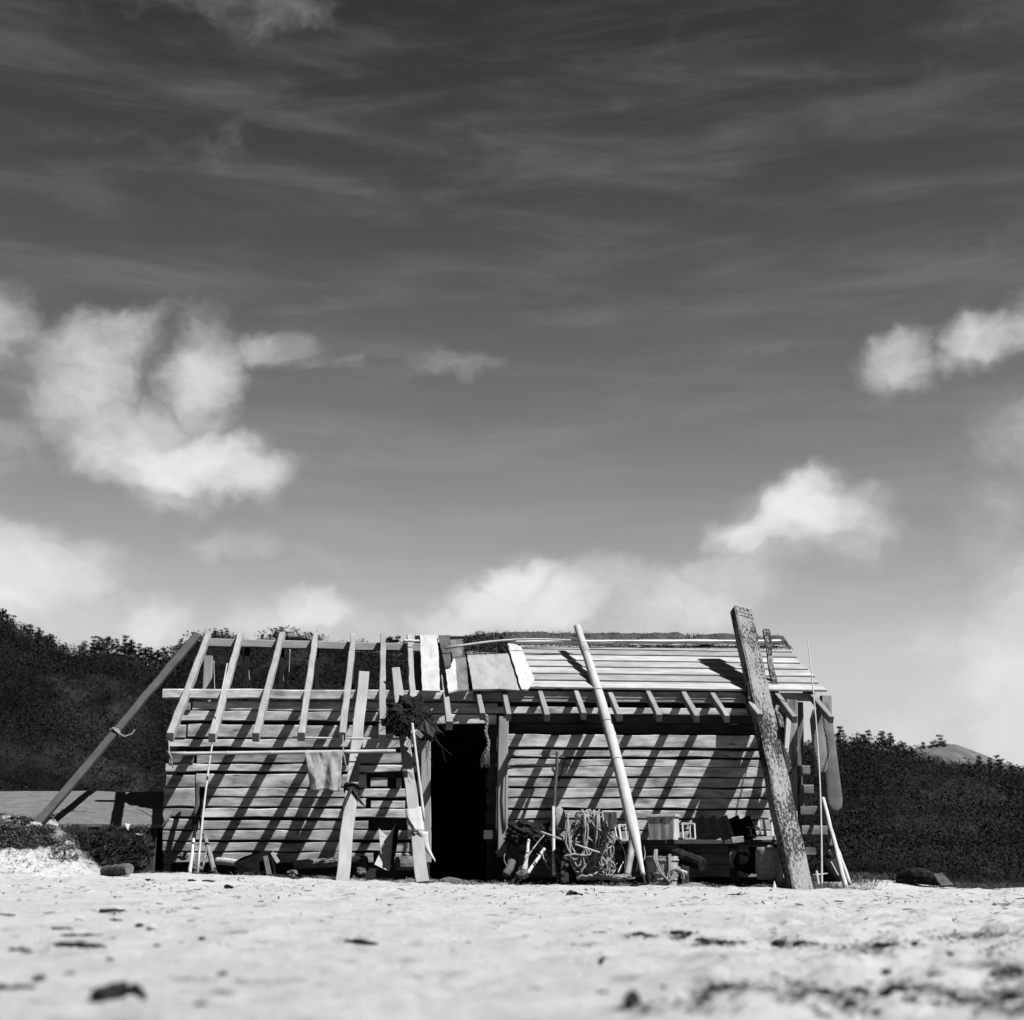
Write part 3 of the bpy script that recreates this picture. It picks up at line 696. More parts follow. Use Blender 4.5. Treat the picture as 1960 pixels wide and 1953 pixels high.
# ------------------------------------------------------------------ props leaning on the hut
def marks():
    o = thing('leaning_beam', W(1532, 1702, 15.55), 'thick peeling beam leaning on the eaves near the right end of the hut', 'beam')
    b = MB(); foot = W(1533, 1712, 15.5); top = W(1418, 1170, 18.0)
    d = (top-foot).normalized(); n = (Vector((0.24, -1, 0)) - d*Vector((.24, -1, 0)).dot(d)).normalized()
    b.board(foot, top, .265, .15, n, 1.0, seg=40, wob=.007, w1=.25, ch=.02); b.build('timber', M['peeling'], o)
    side = n.cross(d)
    kn = MB(); q = foot.lerp(top, .635) + side*.16; kn.lump(q, .025, .04, .2, .2); kn.build('bark_lip', M['peeling'], o, smooth=True)
    s = MB()
    tp = top + n*.0775
    for k, w in ((.115, .21), (.175, .17)): s.board(tp - d*k - side*w/2, tp - d*k + side*w/2, .010, .006, n, .4, wob=.003)
    s.build('groove', M['iron'], o)
    g = MB()
    for a, c, e, f in ((-.085,.02,-.06,.05),(-.05,.03,-.045,.065),(-.02,.02,.0,.03),(-.015,.045,.01,.06),(.035,.02,.035,.07),(.035,.02,.065,.03),(.065,.03,.06,.045),(.035,.045,.07,.05),(.07,.05,.06,.07),(-.09,.075,-.07,.085)):
        g.board(tp + side*(-a) - d*c, tp + side*(-e) - d*f, .009, .005, n, .4, seg=2, wob=.002)
    g.build('painted_mark', M['iron'], o)
marks()
o = MB(); o.board(W(1508, 1480, 16.9), W(1465, 1205, 17.9), .075, .05, (0, -1, 0), 1.0, wob=.02, seg=30, w1=.07)
tag(o.build('slab', M['peeling']), 'slim bark covered slab standing close behind the thick peeling beam', 'slab')
o = MB(); o.board(W(1497, 1540, 17.0), W(1508, 1376, 17.1), .06, .06, (0, -1, 0), 1.1); tag(o.build('pole', M['bamboo']), 'pale pole leaning in the shade behind the thick peeling beam', 'pole')
# thick bamboo
mb = MB(); f0 = W(1231, 1674, 14.68); t0 = W(1105, 1200, 18.4)
L = (t0-f0).length; pts = []; rs = []
def rad(q): return (.022 + .040*sm(0, .18, q) if q < .18 else .062 - .004*q) * (1 - .22*sm(.62, 1, q))
nodes = [.02,.12,.28,.39,.50,.545,.68,.80,.90]
for k in range(121):
    q = k/120; m_ = 1 + .10*sum(math.exp(-((q-n_)/.0035)**2) for n_ in nodes)
    pts.append(f0.lerp(t0, q) + Vector((.05*math.sin(math.pi*q), 0, 0))); rs.append(rad(q)*m_)
bt = thing('bamboo_prop', f0, 'thick pale bamboo trunk leaning across the hut front up over the plank roof', 'bamboo')
mb.tube(pts, rs, 14); mb.build('culm', M['bamboo'], bt, smooth=True)
for q_ in (.39, .545, .68):
    ca_ = f0.lerp(t0, q_) + Vector((.05*math.sin(math.pi*q_), 0, 0)); mb = MB(); mb.tube([ca_ - (t0-f0)*.0012, ca_ + (t0-f0)*.0012], rad(q_)*1.08, 14); mb.build('node_ring', M['ropedark'], bt)
mb = MB(); mb.tube([W(1235, 1694, 14.62), W(1231, 1676, 14.68), f0.lerp(t0, .02)], .012, 8, 1, .02); mb.build('spike', M['iron'], bt)
mb = MB(); c = f0.lerp(t0, .865) + Vector((.05*math.sin(math.pi*.865), 0, 0)); c2 = f0.lerp(t0, .905) + Vector((.05*math.sin(math.pi*.905), 0, 0)); mb.tube([c, c2], .056, 14, 1.0); mb.build('wrapping', M['cloth'], bt)

p5 = MB(); a5 = W(654, 1694, 15.3); b5 = W(697, 1288, 17.42)
p5.board(a5, b5, .135, .05, (0, -1, .3), 1.0, w1=.122, wob=.006, seg=22)
tag(p5.build('leaning_plank', M['prop']), 'wide pale plank leaning on the bare rafters with a dark rag tied round it', 'plank')
p6 = MB(); a6 = W(809, 1690, 15.3); b6 = W(757, 1280, 17.42)
p6.board(a6, b6, .135, .05, (0, -1, .3), .92, w1=.10, wob=.006, seg=22)
tag(p6.build('leaning_plank', M['prop']), 'wide plank leaning left of the doorway with a white cloth wrapped round it', 'plank')
# long inclined brace at the left
bl = thing('leaning_brace', W(60, 1585, 15.3), 'long dark squared timber propped from the sand mound up to the roof ridge', 'timber')
b = MB(); b.board(W(62, 1590, 15.3), W(378, 1216, 19.0), .075, .07, (.25, -.62, .76), 1.0, w1=.10, wob=.006, seg=30, bend=0); b.build('timber', M['beam'], bl)
r = MB(); c = W(62, 1590, 15.3).lerp(W(378, 1216, 19.0), .43); dd = (W(378, 1216, 19.0)-W(62, 1590, 15.3)).normalized()
sd_ = Vector((0, -1, 0)); sd_ = (sd_-dd*sd_.dot(dd)).normalized(); sb = dd.cross(sd_)
for q in range(2):
    r.tube([c + dd*(q*.025) + sd_*(.058*math.cos(a)) + sb*(.058*math.sin(a)) for a in np.linspace(0, 2*math.pi, 17)], .012, 6)
r.tube([c + sd_*.07 - sb*.04, c + sd_*.09 + Vector((.03, 0, -.06)), c + sd_*.13 + Vector((.09, 0, -.13)), c+sd_*.13 + Vector((.17, 0, -.10)), c+sd_*.13+Vector((.20, 0, -.05))], .011, 6)
r.build('rope_tie', M['rope'], bl)
# right-hand leaning poles
stick('leaning_pole', W(1621, 1706, 16.2), W(1575, 1528, 17.2), .028, .024, M['bamboo'], 'front pale pole of the two leaning at the right end of the hut', 'pole', 'pale poles at the right end of the hut', tone=1.1)
stick('leaning_pole', W(1627, 1694, 16.9), W(1577, 1555, 17.4), .026, .022, M['bamboo'], 'rear pale pole of the two leaning at the right end of the hut', 'pole', 'pale poles at the right end of the hut')
# thin canes
g = 'thin canes standing round the hut'
stick('cane', W(1573, 1708, 16.0), W(1546, 1225, 16.9), .013, .006, M['bamboo'], 'tall thin cane standing at the right corner of the hut', 'cane', g, bend=.05, bam=True, tone=1.1)
stick('cane', W(378, 1672, 15.7), W(435, 1270, 16.6), .013, .007, M['bamboo'], 'long thin cane leaning across the left bare rafters', 'cane', g, bend=-.04, bam=True, tone=1.1)
stick('cane', W(363, 1672, 15.9), W(374, 1580, 16.8), .020, .017, M['bamboo'], 'short pale stick standing at the left corner of the hut', 'stick', g, tone=1.05)
stick('stake', W(374, 1590, 16.9), W(379, 1500, 17.1), .030, .024, M['dark_wood'], 'dark rough stake standing against the left corner timbers', 'stake')
stick('cane', W(409, 1265, 19.6), W(411, 1330, 19.6), .006, .006, M['bamboo'], 'hair thin rod behind the lit ridge post', 'rod', 'thin rods under the ridge')
stick('cane', W(472, 1243, 19.4), W(480, 1330, 19.5), .006, .006, M['bamboo'], 'thin rod slanting behind the second rafter from the left', 'rod', 'thin rods under the ridge')
stick('cane', W(539, 1243, 19.4), W(544, 1330, 19.5), .006, .006, M['bamboo'], 'left rod of the close pair behind the third rafter', 'rod', 'thin rods under the ridge')
stick('cane', W(555, 1243, 19.4), W(551, 1330, 19.5), .006, .006, M['bamboo'], 'right rod of the close pair behind the third rafter', 'rod', 'thin rods under the ridge')
fb = MB(); pts = [W(380, 1555, 17.0), W(386, 1585, 16.8), W(394, 1608, 16.5), W(403, 1640, 16.3), W(410, 1672, 16.1)]
fb.tube(pts, [.012, .018, .024, .028, .034], 8); fb.tube([W(398, 1622, 16.4), W(390, 1650, 16.3), W(386, 1672, 16.3)], .02, 7, 1, .014)
tag(fb.build('forked_branch', M['peeling'], smooth=True), 'crooked forked branch standing against the left wall', 'branch')
# drying rails
dr = thing('drying_rail', W(325, 1443, 16.0), 'long horizontal bamboo rail hung in front of the left wall', 'rail')
mb = MB(); mb.bamboo(W(322, 1443, 15.95), W(757, 1438, 15.95), .019, .021, node=.42); mb.build('rail', M['bamboo'], dr, smooth=True)
for (xa, ya, xb, yb) in ((323,1418,325,1462),(656,1408,657,1450)):
    mb = MB(); mb.tube([W(xa, ya, 15.98), W(xa+1, (ya+yb)/2, 15.92), W(xb, yb, 15.9)], .007, 6); 
    mb.tube([W(xb-4, 1438, 15.92), W(xb+2, 1447, 15.9), W(xb+4, 1462, 15.9), W(xb+6, 1470, 15.92)], .008, 6)
    mb.build('cord', M['rope'], dr)
stick('bamboo_pole', W(552, 1412, 16.25), W(764, 1415, 16.3), .012, .012, M['bamboo'], 'thinner bamboo rail close above the long drying rail', 'rail', bam=True)
# hanging cloth
def cloth(name, m, top0, top1, bot0, bot1, y, label, fold=.03, nu=26, nv=26):
    mb = MB(); secs = []
    for j in range(nv+1):
        v = j/nv; row = []
        for i in range(nu+1):
            u = i/nu
            px = (top0[0]*(1-u)+top1[0]*u)*(1-v) + (bot0[0]*(1-u)+bot1[0]*u)*v
            py = (top0[1]*(1-u)+top1[1]*u)*(1-v) + (bot0[1]*(1-u)+bot1[1]*u)*v + 2*math.sin(u*9)*v
            row.append(W(px, py, y + fold*(.3+v)*math.sin(u*13+v*2) + .022*noise.noise(Vector((u*5, v*2.2, 2)))+.008*noise.noise(Vector((u*16, v*7, 2)))))
        secs.append(row)
    mb.loft(secs, cap=False, closed=False); o = mb.build(name, m, smooth=True)
    sol = o.modifiers.new('s', 'SOLIDIFY'); sol.thickness = .004
    return tag(o, label, 'cloth')
cloth('hanging_cloth', M['cloth'], (583,1440), (656,1436), (594,1511), (651,1514), 15.9, 'square of light sackcloth draped over the bamboo drying rail', .012)
# dark rag round plank, white cloth round plank
def wrap(name, m, A, B, k, w, t, label, turns, tail=None, r=.018, cat='cloth'):
    mb = MB(); A = Vector(A); B = Vector(B); d = (B-A).normalized(); n = Vector((0, -1, .3)); n = (n-d*n.dot(d)).normalized(); s = n.cross(d); c = A.lerp(B, k)
    for q in range(turns):
        o_ = rnd(-.05, .05); pts = []
        for a in np.linspace(0, 2*math.pi, 25):
            ca, sa = math.cos(a), math.sin(a)
            e = 1/max(abs(ca)/(w/2+.012), abs(sa)/(t/2+.012))
            e = .65*e + .35*((w+t)/3.2)
            pts.append(c + d*(o_ + .018*math.sin(a+q)) + s*(ca*e) + n*(sa*e))
        mb.tube(pts, r*rnd(.7, 1.2), 7, rnd(.8, 1.1))
    if tail: 
        for T in tail: mb.tube([c + n*(t/2+.02)] + [W(x, y, yy) for x, y, yy in T], [.02]+[.015]*(len(T)-1)+[.004], 7)
    return tag(mb.build(name, m, smooth=True), label, cat)
wrap('rag', M['ropedark'], a5, b5, .405, .135, .05, 'dark twisted rag tied round the wide pale plank', 7, [[(658,1545,15.95),(655,1562,15.9)], [(690,1535,16.0),(700,1545,16.1)]])
# white cloth as a sleeve with a tail
wc = MB(); secs = []
dirp = (b6-a6).normalized(); nn = Vector((0, -1, .3)); nn = (nn-dirp*nn.dot(dirp)).normalized(); ss = nn.cross(dirp)
for i in range(12):
    k = .205+.095*i/11; c = a6.lerp(b6, k); ring = []
    for a in np.linspace(0, 2*math.pi, 24, endpoint=False):
        ca, sa = math.cos(a), math.sin(a); e = 1/max(abs(ca)/.085, abs(sa)/.05)
        e = min(e, .095)*(1+.10*noise.noise(Vector((ca*2, sa*2, i*.6))))
        ring.append(c + ss*ca*e + nn*sa*e + dirp*.012*math.sin(a*2+i*.2))
    secs.append(ring)
wcl = thing('white_cloth', a6.lerp(b6, .2), 'white cloth wrapped round the plank left of the doorway with a hanging tail', 'cloth')
wc.loft(secs, cap=True); wc.build('wrap', M['white'], wcl, smooth=True)
wc = MB(); secs = []
for i in range(12):
    q = i/11; c = W(809+ (833-809)*q - 6*math.sin(q*math.pi), 1592+(1650-1592)*q, 15.68); w = .055*(1-q)**.6+.004
    secs.append([c + Vector((-w*1.1, 0, .02)), c + Vector((-w*.3, -.025, 0)), c + Vector((w, -.01, 0)), c + Vector((w*.5, .02, 0))])
wc.loft(secs); wc.build('tail', M['white'], wcl, smooth=True)
stick('bamboo_stick', W(812, 1570, 15.6), W(789, 1385, 16.0), .015, .015, M['bamboo'], 'bamboo stick hanging in front of the plank left of the doorway', 'stick', bam=True)
# black net bundle
nb = thing('net_bundle', W(788, 1420, 16.2), 'black tangled bundle of net hung at the top of the doorway plank', 'bundle')
mb = MB(); mb.lump(W(782, 1370, 16.25), .22, .16, .19, .5, nu=26, nv=18, fq=2.2); mb.lump(W(762, 1384, 16.25), .16, .13, .13, .5, nu=22, nv=14, fq=2.4); mb.lump(W(812, 1395, 16.2), .15, .10, .12, .55, nu=22, nv=14, fq=2.6); mb.build('net', M['black'], nb)
mb = MB()
for i in range(75):
    p = W(rnd(752, 826), rnd(1350, 1408), 16.1+rnd(-.06, .1)); pts = [p]
    d = Vector((rnd(-1, 1), rnd(-.4, .4), rnd(-1, .5)))*.05
    for k in range(6): d = d*.9 + Vector((rnd(-1, 1), rnd(-.5, .5), rnd(-1.2, .5)))*.022; pts.append(pts[-1]+d)
    mb.tube(pts, .0045, 4, rnd(.8, 1.6), .002)
mb.build('strands', M['ropedark'], nb)
mb = MB(); mb.poly([W(812, 1378, 16.05), W(826, 1384, 16.05), W(833, 1398, 16.05), W(829, 1412, 16.02), W(818, 1404, 16.0), W(806, 1410, 16.05), W(803, 1395, 16.03)], .015, (0, -1, .2), .8); mb.board(W(797, 1400, 16.0), W(808, 1412, 16.0), .05, .04, (0, -1, 0), 2.5); mb.build('flap', M['dark_wood'], nb)
# straw switch hanging by the right door post
hs = thing('straw_bundle', W(933, 1460, 16.6), 'plaited straw bundle hanging beside the right door post', 'straw bundle')
mb = MB(); pts = [W(930+2*math.sin(k*.9)+k*.35, 1368+k*6.2, 16.62) for k in range(13)]
for ph in (0, 2.1, 4.2): mb.tube([p + Vector((.012*math.cos(i*1.6+ph), .012*math.sin(i*1.6+ph), 0)) for i, p in enumerate(pts)], .010, 6)
mb.build('plait', M['rope'], hs)
mb = MB()
for i in range(60):
    a = W(934+rnd(-3, 3), 1437+rnd(-8, 6), 16.62); e = W(929+rnd(-11, 9), 1462+rnd(-10, 9), 16.62+rnd(-.05, .05)); mb.tube([a, (a+e)/2+Vector((rnd(-.01, .01), 0, .01)), e], .0035, 4, 1, .001)
mb.build('tassel', M['grass'], hs)
# pale pipe on the right door post
mb = MB(); mb.tube([W(1082, 1449, D-.06), W(1000, 1447, D-.07), W(980, 1446, D-.09), W(973, 1450, D-.12), W(969.5, 1460, D-.14), W(968, 1520, D-.15), W(968, 1560, D-.14), W(966, 1590, D-.12)], .011, 8)
tag(mb.build('cord', M['rope'], smooth=True), 'pale bent cord running along a plank and down the right door post', 'cord')
mb = MB(); mb.tube([W(1072, 1447, D-.08), W(1082, 1449, D-.10), W(1080, 1462, D-.1), W(1074, 1480, D-.1), W(1069, 1496, D-.08)], .007, 6)
tag(mb.build('hook', M['ropedark'], smooth=True), 'thin curved hook hanging on the right wall', 'hook')

# ------------------------------------------------------------------ things along the left wall
# white folded sheet
fs = thing('folded_sheet', W(745, 1665, 15.9), 'white folded metal sheet standing like a small sail by the left wall', 'sheet')
mb = MB(); mb.poly([W(758, 1576, 16.3), W(735, 1615, 16.13), W(717, 1655, 15.95), W(744, 1668, 15.88), W(750, 1655, 15.94), W(752, 1600, 16.19)], .012, (-.3, -1, .2), 1.0); mb.build('sheet', M['white'], fs)
mb = MB(); mb.poly([W(760, 1573, 16.28), W(753, 1595, 16.17), W(748, 1656, 15.9), W(752, 1658, 15.92), W(759, 1625, 16.1), W(763, 1590, 16.22)], .012, (.3, -1, .1), 1.0); mb.build('side', M['jet'], fs)
mb = MB(); mb.poly([W(725, 1586, 16.75), W(741, 1601, 16.75), W(728, 1622, 16.7)], .015, (0, -1, 0), 1.0); tag(mb.build('board', M['white']), 'small white triangular scrap leaning behind the folded sheet', 'scrap')
# logs and stones
def log(name, p0, p1, r, m, label, cat='log', group=None, rough=.07, rings=14):
    mb = MB(); p0 = Vector(p0); p1 = Vector(p1); pts = [p0.lerp(p1, k/rings)+Vector((0, 0, r*.15*noise.noise(p0*3+Vector((k*.6, 0, 0))))) for k in range(rings+1)]
    rs = [r*(1+rough*noise.noise(p0+Vector((k*.5, 4, 0)))) for k in range(rings+1)]; rs[0] *= .9; rs[-1] *= .9
    mb.tube(pts, rs, 12); return tag(mb.build(name, m, smooth=False), label, cat, group)
log('log', W(200, 1668, 14.7), W(248, 1664, 14.4), .055, M['stone'], 'stubby grey log half buried at the foot of the sand mound')
log('log', W(455, 1652, 16.2), W(415, 1648, 16.4), .038, M['pale'], 'pale split log end poking out beside the dark box at the left wall')
log('log', W(760, 1652, 16.4), W(790, 1652, 16.5), .075, M['stone'], 'short thick pale log lying behind the folded sheet')
log('log', W(655, 1650, 16.5), W(565, 1655, 16.7), .05, M['peeling'], 'rough barked log along the foot of the left wall')
log('log', W(700, 1648, 16.5), W(675, 1650, 16.6), .06, M['peeling'], 'rough log piece just right of the wide pale plank')
log('log', W(1345, 1655, 16.3), W(1290, 1635, 16.6), .075, M['debris'], 'dark smooth log lying under the bench beside the tub')
log('log', W(1315, 1672, 16.0), W(1285, 1662, 16.1), .022, M['plank'], 'short pale billet under the dark smooth log')
# dark tub tilted by the left wall
tb = thing('wooden_trough', W(500, 1680, 16.3), 'black wedge shaped wooden trough lying at the foot of the left wall', 'trough')
mb = MB(); mb.poly([W(452, 1650, 16.2), W(470, 1640, 16.2), W(508, 1629, 16.3), W(522, 1632, 16.3), W(528, 1684, 16.2), W(460, 1680, 16.2)], .45, (0, -1, 0), 1.0); mb.build('body', M['jet'], tb)
mb = MB(); mb.board(W(521, 1633, 16.0), W(533, 1652, 15.95), .035, .03, (0, -1, 0), 1.2); mb.board(W(508, 1640, 16.0), W(515, 1676, 15.9), .05, .03, (0, -1, 0), .3); mb.build('handle', M['plank'], tb)
for i, (x, y, yy, r_, lb) in enumerate([(372,1662,16.3,.09,'grey block stone at the left corner of the hut behind the sticks'),(350,1640,16.6,.06,'small stone on the ledge at the left corner timbers'),(690,1668,16.1,.055,'low rough stone just right of the wide pale plank foot'),(1000,1674,15.9,.07,'round stone at the foot of the short stick right of the doorway'),(560,1672,16.4,.06,'flat stone in the shade under the hanging cloth')]):
    mb = MB(); mb.lump(W(x, y, yy), r_, r_*.8, r_*.7, .4); tag(mb.build('stone', M['stone']), lb, 'stone')
# rope heap
def ropes():
    mb = MB(); cx = 1128
    for i in range(28):
        x, y, yy = rnd(1105, 1150), rnd(1560, 1650), rnd(15.78, 16.0); vx, vy = rnd(-4, 4), rnd(-5, 5); pts = []; st_ = rnd(.5, 1)
        for k in range(95):
            vx += rnd(-1.6, 1.6)*st_; vy += rnd(-2.2, 2.2)*st_; vx -= (x-1128)*.012; sp = math.hypot(vx, vy)
            if sp > 5: vx *= 5/sp; vy *= 5/sp
            w_ = 20+max(0, y-1552)*.36
            if abs(x-1128) > w_: vx -= math.copysign(2.2, x-1128)
            if y < 1556: vy += 2.5
            if y > 1672: vy -= 3.0
            x += vx; y = min(1681, y+vy); yy += rnd(-.02, .02); yy = min(16.02, max(15.72, yy)); pts.append(W(x, y, yy))
        mb.tube(pts, rnd(.0085, .012), 6, rnd(.7, 1.15))
    for i in range(7):                       # long loops hanging from the top of the heap
        x = rnd(1112, 1150); w_ = rnd(6, 40)*random.choice((-1, 1)); yb = rnd(1600, 1676); pts = []
        for k in range(17):
            a_ = k/16*math.pi; pts.append(W(x + w_*(1-math.cos(a_))*.5 + 7*noise.noise(Vector((i*2.3, k*.35, 0))), min(1680, 1558+rnd(-1, 1)+(yb-1558)*math.sin(a_)**.8 + 6*noise.noise(Vector((i, k*.3, 5)))), 15.74+.01*(i % 5)))
        mb.tube(pts, .011, 6, rnd(.9, 1.2))
    for i in range(9):                        # strands trailing on the sand
        pts = []; x = rnd(1100, 1130); 
        for k in range(12): pts.append(W(x + k*rnd(6, 9), 1679+3*math.sin(k*.9+i)+rnd(-2, 3), 15.55+.05*math.sin(k+i)))
        mb.tube(pts, .010, 6)
    for i in range(10):                       # small loose coils
        c = W(rnd(1092, 1180), rnd(1560, 1670), 15.8+rnd(-.05, .2)); r_ = rnd(.03, .09); ph = rnd(0, 6)
        ax = Vector((rnd(-1, 1), rnd(-.5, .5), rnd(-.5, .5))).normalized(); ay = Vector((rnd(-.3, .3), rnd(-.3, .3), 1)).normalized()
        mb.tube([c + ax*r_*math.cos(a) + ay*r_*1.2*math.sin(a) for a in np.linspace(ph, ph+rnd(2.5, 5.5), 12)], .009, 5)
    tag(mb.build('rope_heap', M['rope'], smooth=True), 'tangled heap of pale rope piled against the right wall', 'rope')
    mb = MB(); mb.lump(W(1130, 1632, 16.15), .26, .14, .34, .35, nu=20, nv=14); tag(mb.build('heap_core', M['black']), 'dark lump inside the tangled rope heap', 'net')  # black lump put in to keep the rope heap dark inside
ropes()
# bench with its load
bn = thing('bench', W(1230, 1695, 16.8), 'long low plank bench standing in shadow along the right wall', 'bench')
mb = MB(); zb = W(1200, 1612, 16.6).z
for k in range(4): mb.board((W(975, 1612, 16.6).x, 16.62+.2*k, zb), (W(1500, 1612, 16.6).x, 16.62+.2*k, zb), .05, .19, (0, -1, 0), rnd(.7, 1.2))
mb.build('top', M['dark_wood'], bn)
for px in (985, 1080, 1200, 1310, 1405, 1490):
    mb = MB(); x = W(px, 1650, 16.65).x; mb.board((x, 16.66, G(x, 16.6)-.08), (x, 16.66, zb), .09, .08, (0, -1, 0), 1.0); mb.build('leg', M['dark_wood'], bn)
def crate():
    c0 = W(1270, 1605, 16.45); c0.z = zb+.026
    o = thing('slatted_crate', c0, 'small slatted wooden crate on the bench right of the thick bamboo', 'crate'); o.rotation_euler.z = 0
    s = MB(); ang = R(-24); ca, sa = math.cos(ang), math.sin(ang)
    def P(x, y, z): return c0 + Vector((x*ca - y*sa, x*sa + y*ca, z))
    w, d, h = .15, .12, .25
    for fx in range(6):
        x = -w+(2*w)*(fx+.5)/6
        s.board(P(x*.9, -d*.9, 0), P(x, -d, h), .044, .012, P(0, -1, 0)-c0, rnd(.75, 1.1)); s.board(P(x*.9, d*.9, 0), P(x, d, h), .044, .012, P(0, 1, 0)-c0, rnd(.7, 1.1))
    for fy in range(4):
        y = -d+(2*d)*(fy+.5)/4
        s.board(P(w*.9, y*.9, 0), P(w, y, h), .05, .012, P(1, 0, 0)-c0, rnd(.9, 1.2)); s.board(P(-w*.9, y*.9, 0), P(-w, y, h), .05, .012, P(1, 0, 0)-c0, rnd(.7, 1))
    s.build('slats', M['plank'], o)
    r_ = MB()
    for a, b_ in (((-w, -d), (w, -d)), ((w, -d), (w, d)), ((w, d), (-w, d)), ((-w, d), (-w, -d))):
        r_.board(P(a[0]*1.06, a[1]*1.06, h+.008), P(b_[0]*1.06, b_[1]*1.06, h+.008), .02, .03, (0, 0, 1), 1.1)
    r_.build('rim', M['plank'], o)
    c = MB(); c.lump(P(0, 0, h*.85), w*.8, d*.8, .035, .4); c.build('contents', M['ropedark'], o)
crate()
def tub():
    c0 = W(1268, 1688, 16.0); c0.z = gz(c0)-.01
    o = thing('wooden_tub', c0, 'small wooden stave tub with rope looped round it on the sand under the crate', 'tub')
    s = MB(); n = 16
    for k in range(n):
        a = 2*math.pi*k/n; nrm = Vector((math.cos(a), math.sin(a), 0))
        s.board(c0 + nrm*.135, c0 + nrm*.165 + Vector((0, 0, .31)), .062, .018, nrm, rnd(.7, 1.15))
    s.build('staves', M['plank'], o)
    for z, r_ in ((.07, .155), (.13, .16), (.27, .175)):
        h = MB(); h.tube([c0 + Vector((math.cos(a)*r_, math.sin(a)*r_, z)) for a in np.linspace(0, 2*math.pi, 25)], .011, 6); h.build('hoop', M['rope'], o)
    st = MB()
    for q in range(3): st.board(c0 + Vector((-.16, -.10-.0*q, .02+.0*q)), c0 + Vector((.0, -.2, .02)), .03, .02, (0, -1, 0), .9)
    st.board(c0 + Vector((.045, -.18, 0)), c0 + Vector((.045, -.19, .33)), .035, .02, (0, -1, 0), .8)
    st.build('batten', M['plank'], o)
    r_ = MB()
    for q in range(5):
        x = -.09+rnd(-.03, .03); r_.tube([c0 + Vector((x, -.15, .38)), c0 + Vector((x-.02, -.2, .28)), c0 + Vector((x+.03, -.21, .15)), c0 + Vector((x+.10+q*.01, -.22, .05)), c0 + Vector((x+.2, -.2, .10+q*.02)), c0 + Vector((x+.24, -.16, .2))], .010, 6)
    for q in range(2):
        cc = c0 + Vector((.1, -.2, .1)); r_.tube([cc + Vector((math.cos(a)*(.07+q*.02), -.01*q, math.sin(a)*(.06+q*.02))) for a in np.linspace(-.3, 3.4, 14)], .009, 6)
    r_.build('rope', M['rope'], o)
tub()
mb = MB(); mb.board(W(1257, 1690, 15.9), W(1252, 1640, 16.0), .10, .03, (.5, -1, 0), .8); tag(mb.build('board', M['dark_wood']), 'small dark board leaning at the left of the stave tub', 'board')
def frame(px0, py0, px1, py1, y, label, tone=1.0, r_=.011, tilt=4, cat='crate'):
    mb = MB(); a, b, c, d = W(px0, py0, y+.05), W(px1, py0+1, y+.05), W(px1+tilt, py1, y-.02), W(px0+tilt, py1-1, y-.02)
    off = Vector((-.02, .16, .0))
    for p, q in ((a, b), (b, c), (c, d), (d, a)): mb.board(p, q, r_*2, r_*1.6, (0, -1, 0), tone*rnd(.9, 1.1))
    for p, q in ((a+off, b+off), (b+off, c+off), (c+off, d+off), (d+off, a+off)): mb.board(p, q, r_*2, r_*1.6, (0, -1, 0), tone*rnd(.9, 1.1))
    for p in (a, b, c, d): mb.board(p, p+off, r_*1.8, r_*1.6, (1, 0, 0), tone)
    tag(mb.build('stick_crate', M['pale']), label, cat, 'small open stick crates on the bench')
frame(1461, 1567, 1486, 1600, 16.5, 'pale square open stick crate on the bench left of the thick peeling beam', 1.0)
frame(1435, 1584, 1453, 1600, 16.5, 'low open stick crate with a curved lip beside the black trays', .55, .009)
frame(1306, 1576, 1329, 1606, 16.55, 'open stick crate standing between the crate and the black trays', .8, .009, 2)
frame(1184, 1579, 1204, 1609, 16.5, 'light open stick crate on the bench just left of the thick bamboo', .95, .010, 5)
for i in range(5):
    mb = MB(); x = 1338+i*22
    mb.board(W(x+12, 1606, 16.55), W(x-2, 1566, 16.75), .15, .02, (-.55, -1, .2), 1.0, wob=.002)
    if i in (2, 3, 4): mb.board(W(x+20, 1605, 16.42), W(x+5, 1563, 16.62), .014, .012, (0, -1, 0), 5.0)
    tag(mb.build('tray', M['jet']), ['leftmost black tray of the row on edge, next to the stick crate','second black tray from the left in the row on edge','middle black tray of the row, with a bright edge','fourth black tray from the left, with a bright edge','rightmost black tray of the row on edge on the bench'][i], 'tray', 'black trays on edge on the bench')
# dark things left part of bench
mb = MB()
for (x, y, a, b_, c_) in ((1000,1588,.16,.1,.1),(1028,1598,.16,.1,.09),(985,1602,.1,.1,.08),(1050,1602,.14,.1,.13)): mb.lump(W(x, y, 16.5), a, b_, c_, .5, nu=20, nv=12, fq=2.4)
tag(mb.build('net_pile', M['black']), 'low dark pile of netting on the left end of the bench', 'net')
mb = MB(); mb.lump(W(1068, 1572, 16.75), .09, .05, .16, .15); tag(mb.build('float', M['burlap'], smooth=True), 'upright grey oval float leaning behind the upright stick', 'float')
mb = MB(); mb.board(W(1170, 1592, 16.75), W(1168, 1556, 16.8), .15, .03, (0, -1, 0), 1.0); tag(mb.build('plate', M['dark_wood']), 'small dark square plate leaning right of the rope heap', 'plate')
mb = MB(); mb.board(W(1160, 1608, 16.5), W(1178, 1600, 16.5), .11, .1, (0, -1, 0), .8); tag(mb.build('block', M['plank']), 'pale wooden block on the bench beside the rope heap', 'block')
g = 'sticks standing in front of the bench'
stick('upright_stick', W(1060, 1675, 15.9), W(1059, 1545, 16.5), .020, .018, M['bamboo'], 'pale upright bamboo stick standing just left of the rope heap', 'stick', g, bam=True)
stick('upright_stick', W(1060, 1560, 16.7), W(1067, 1440, 17.1), .022, .018, M['dark_wood'], 'dark pole rising against the right wall above the upright stick', 'pole', g)
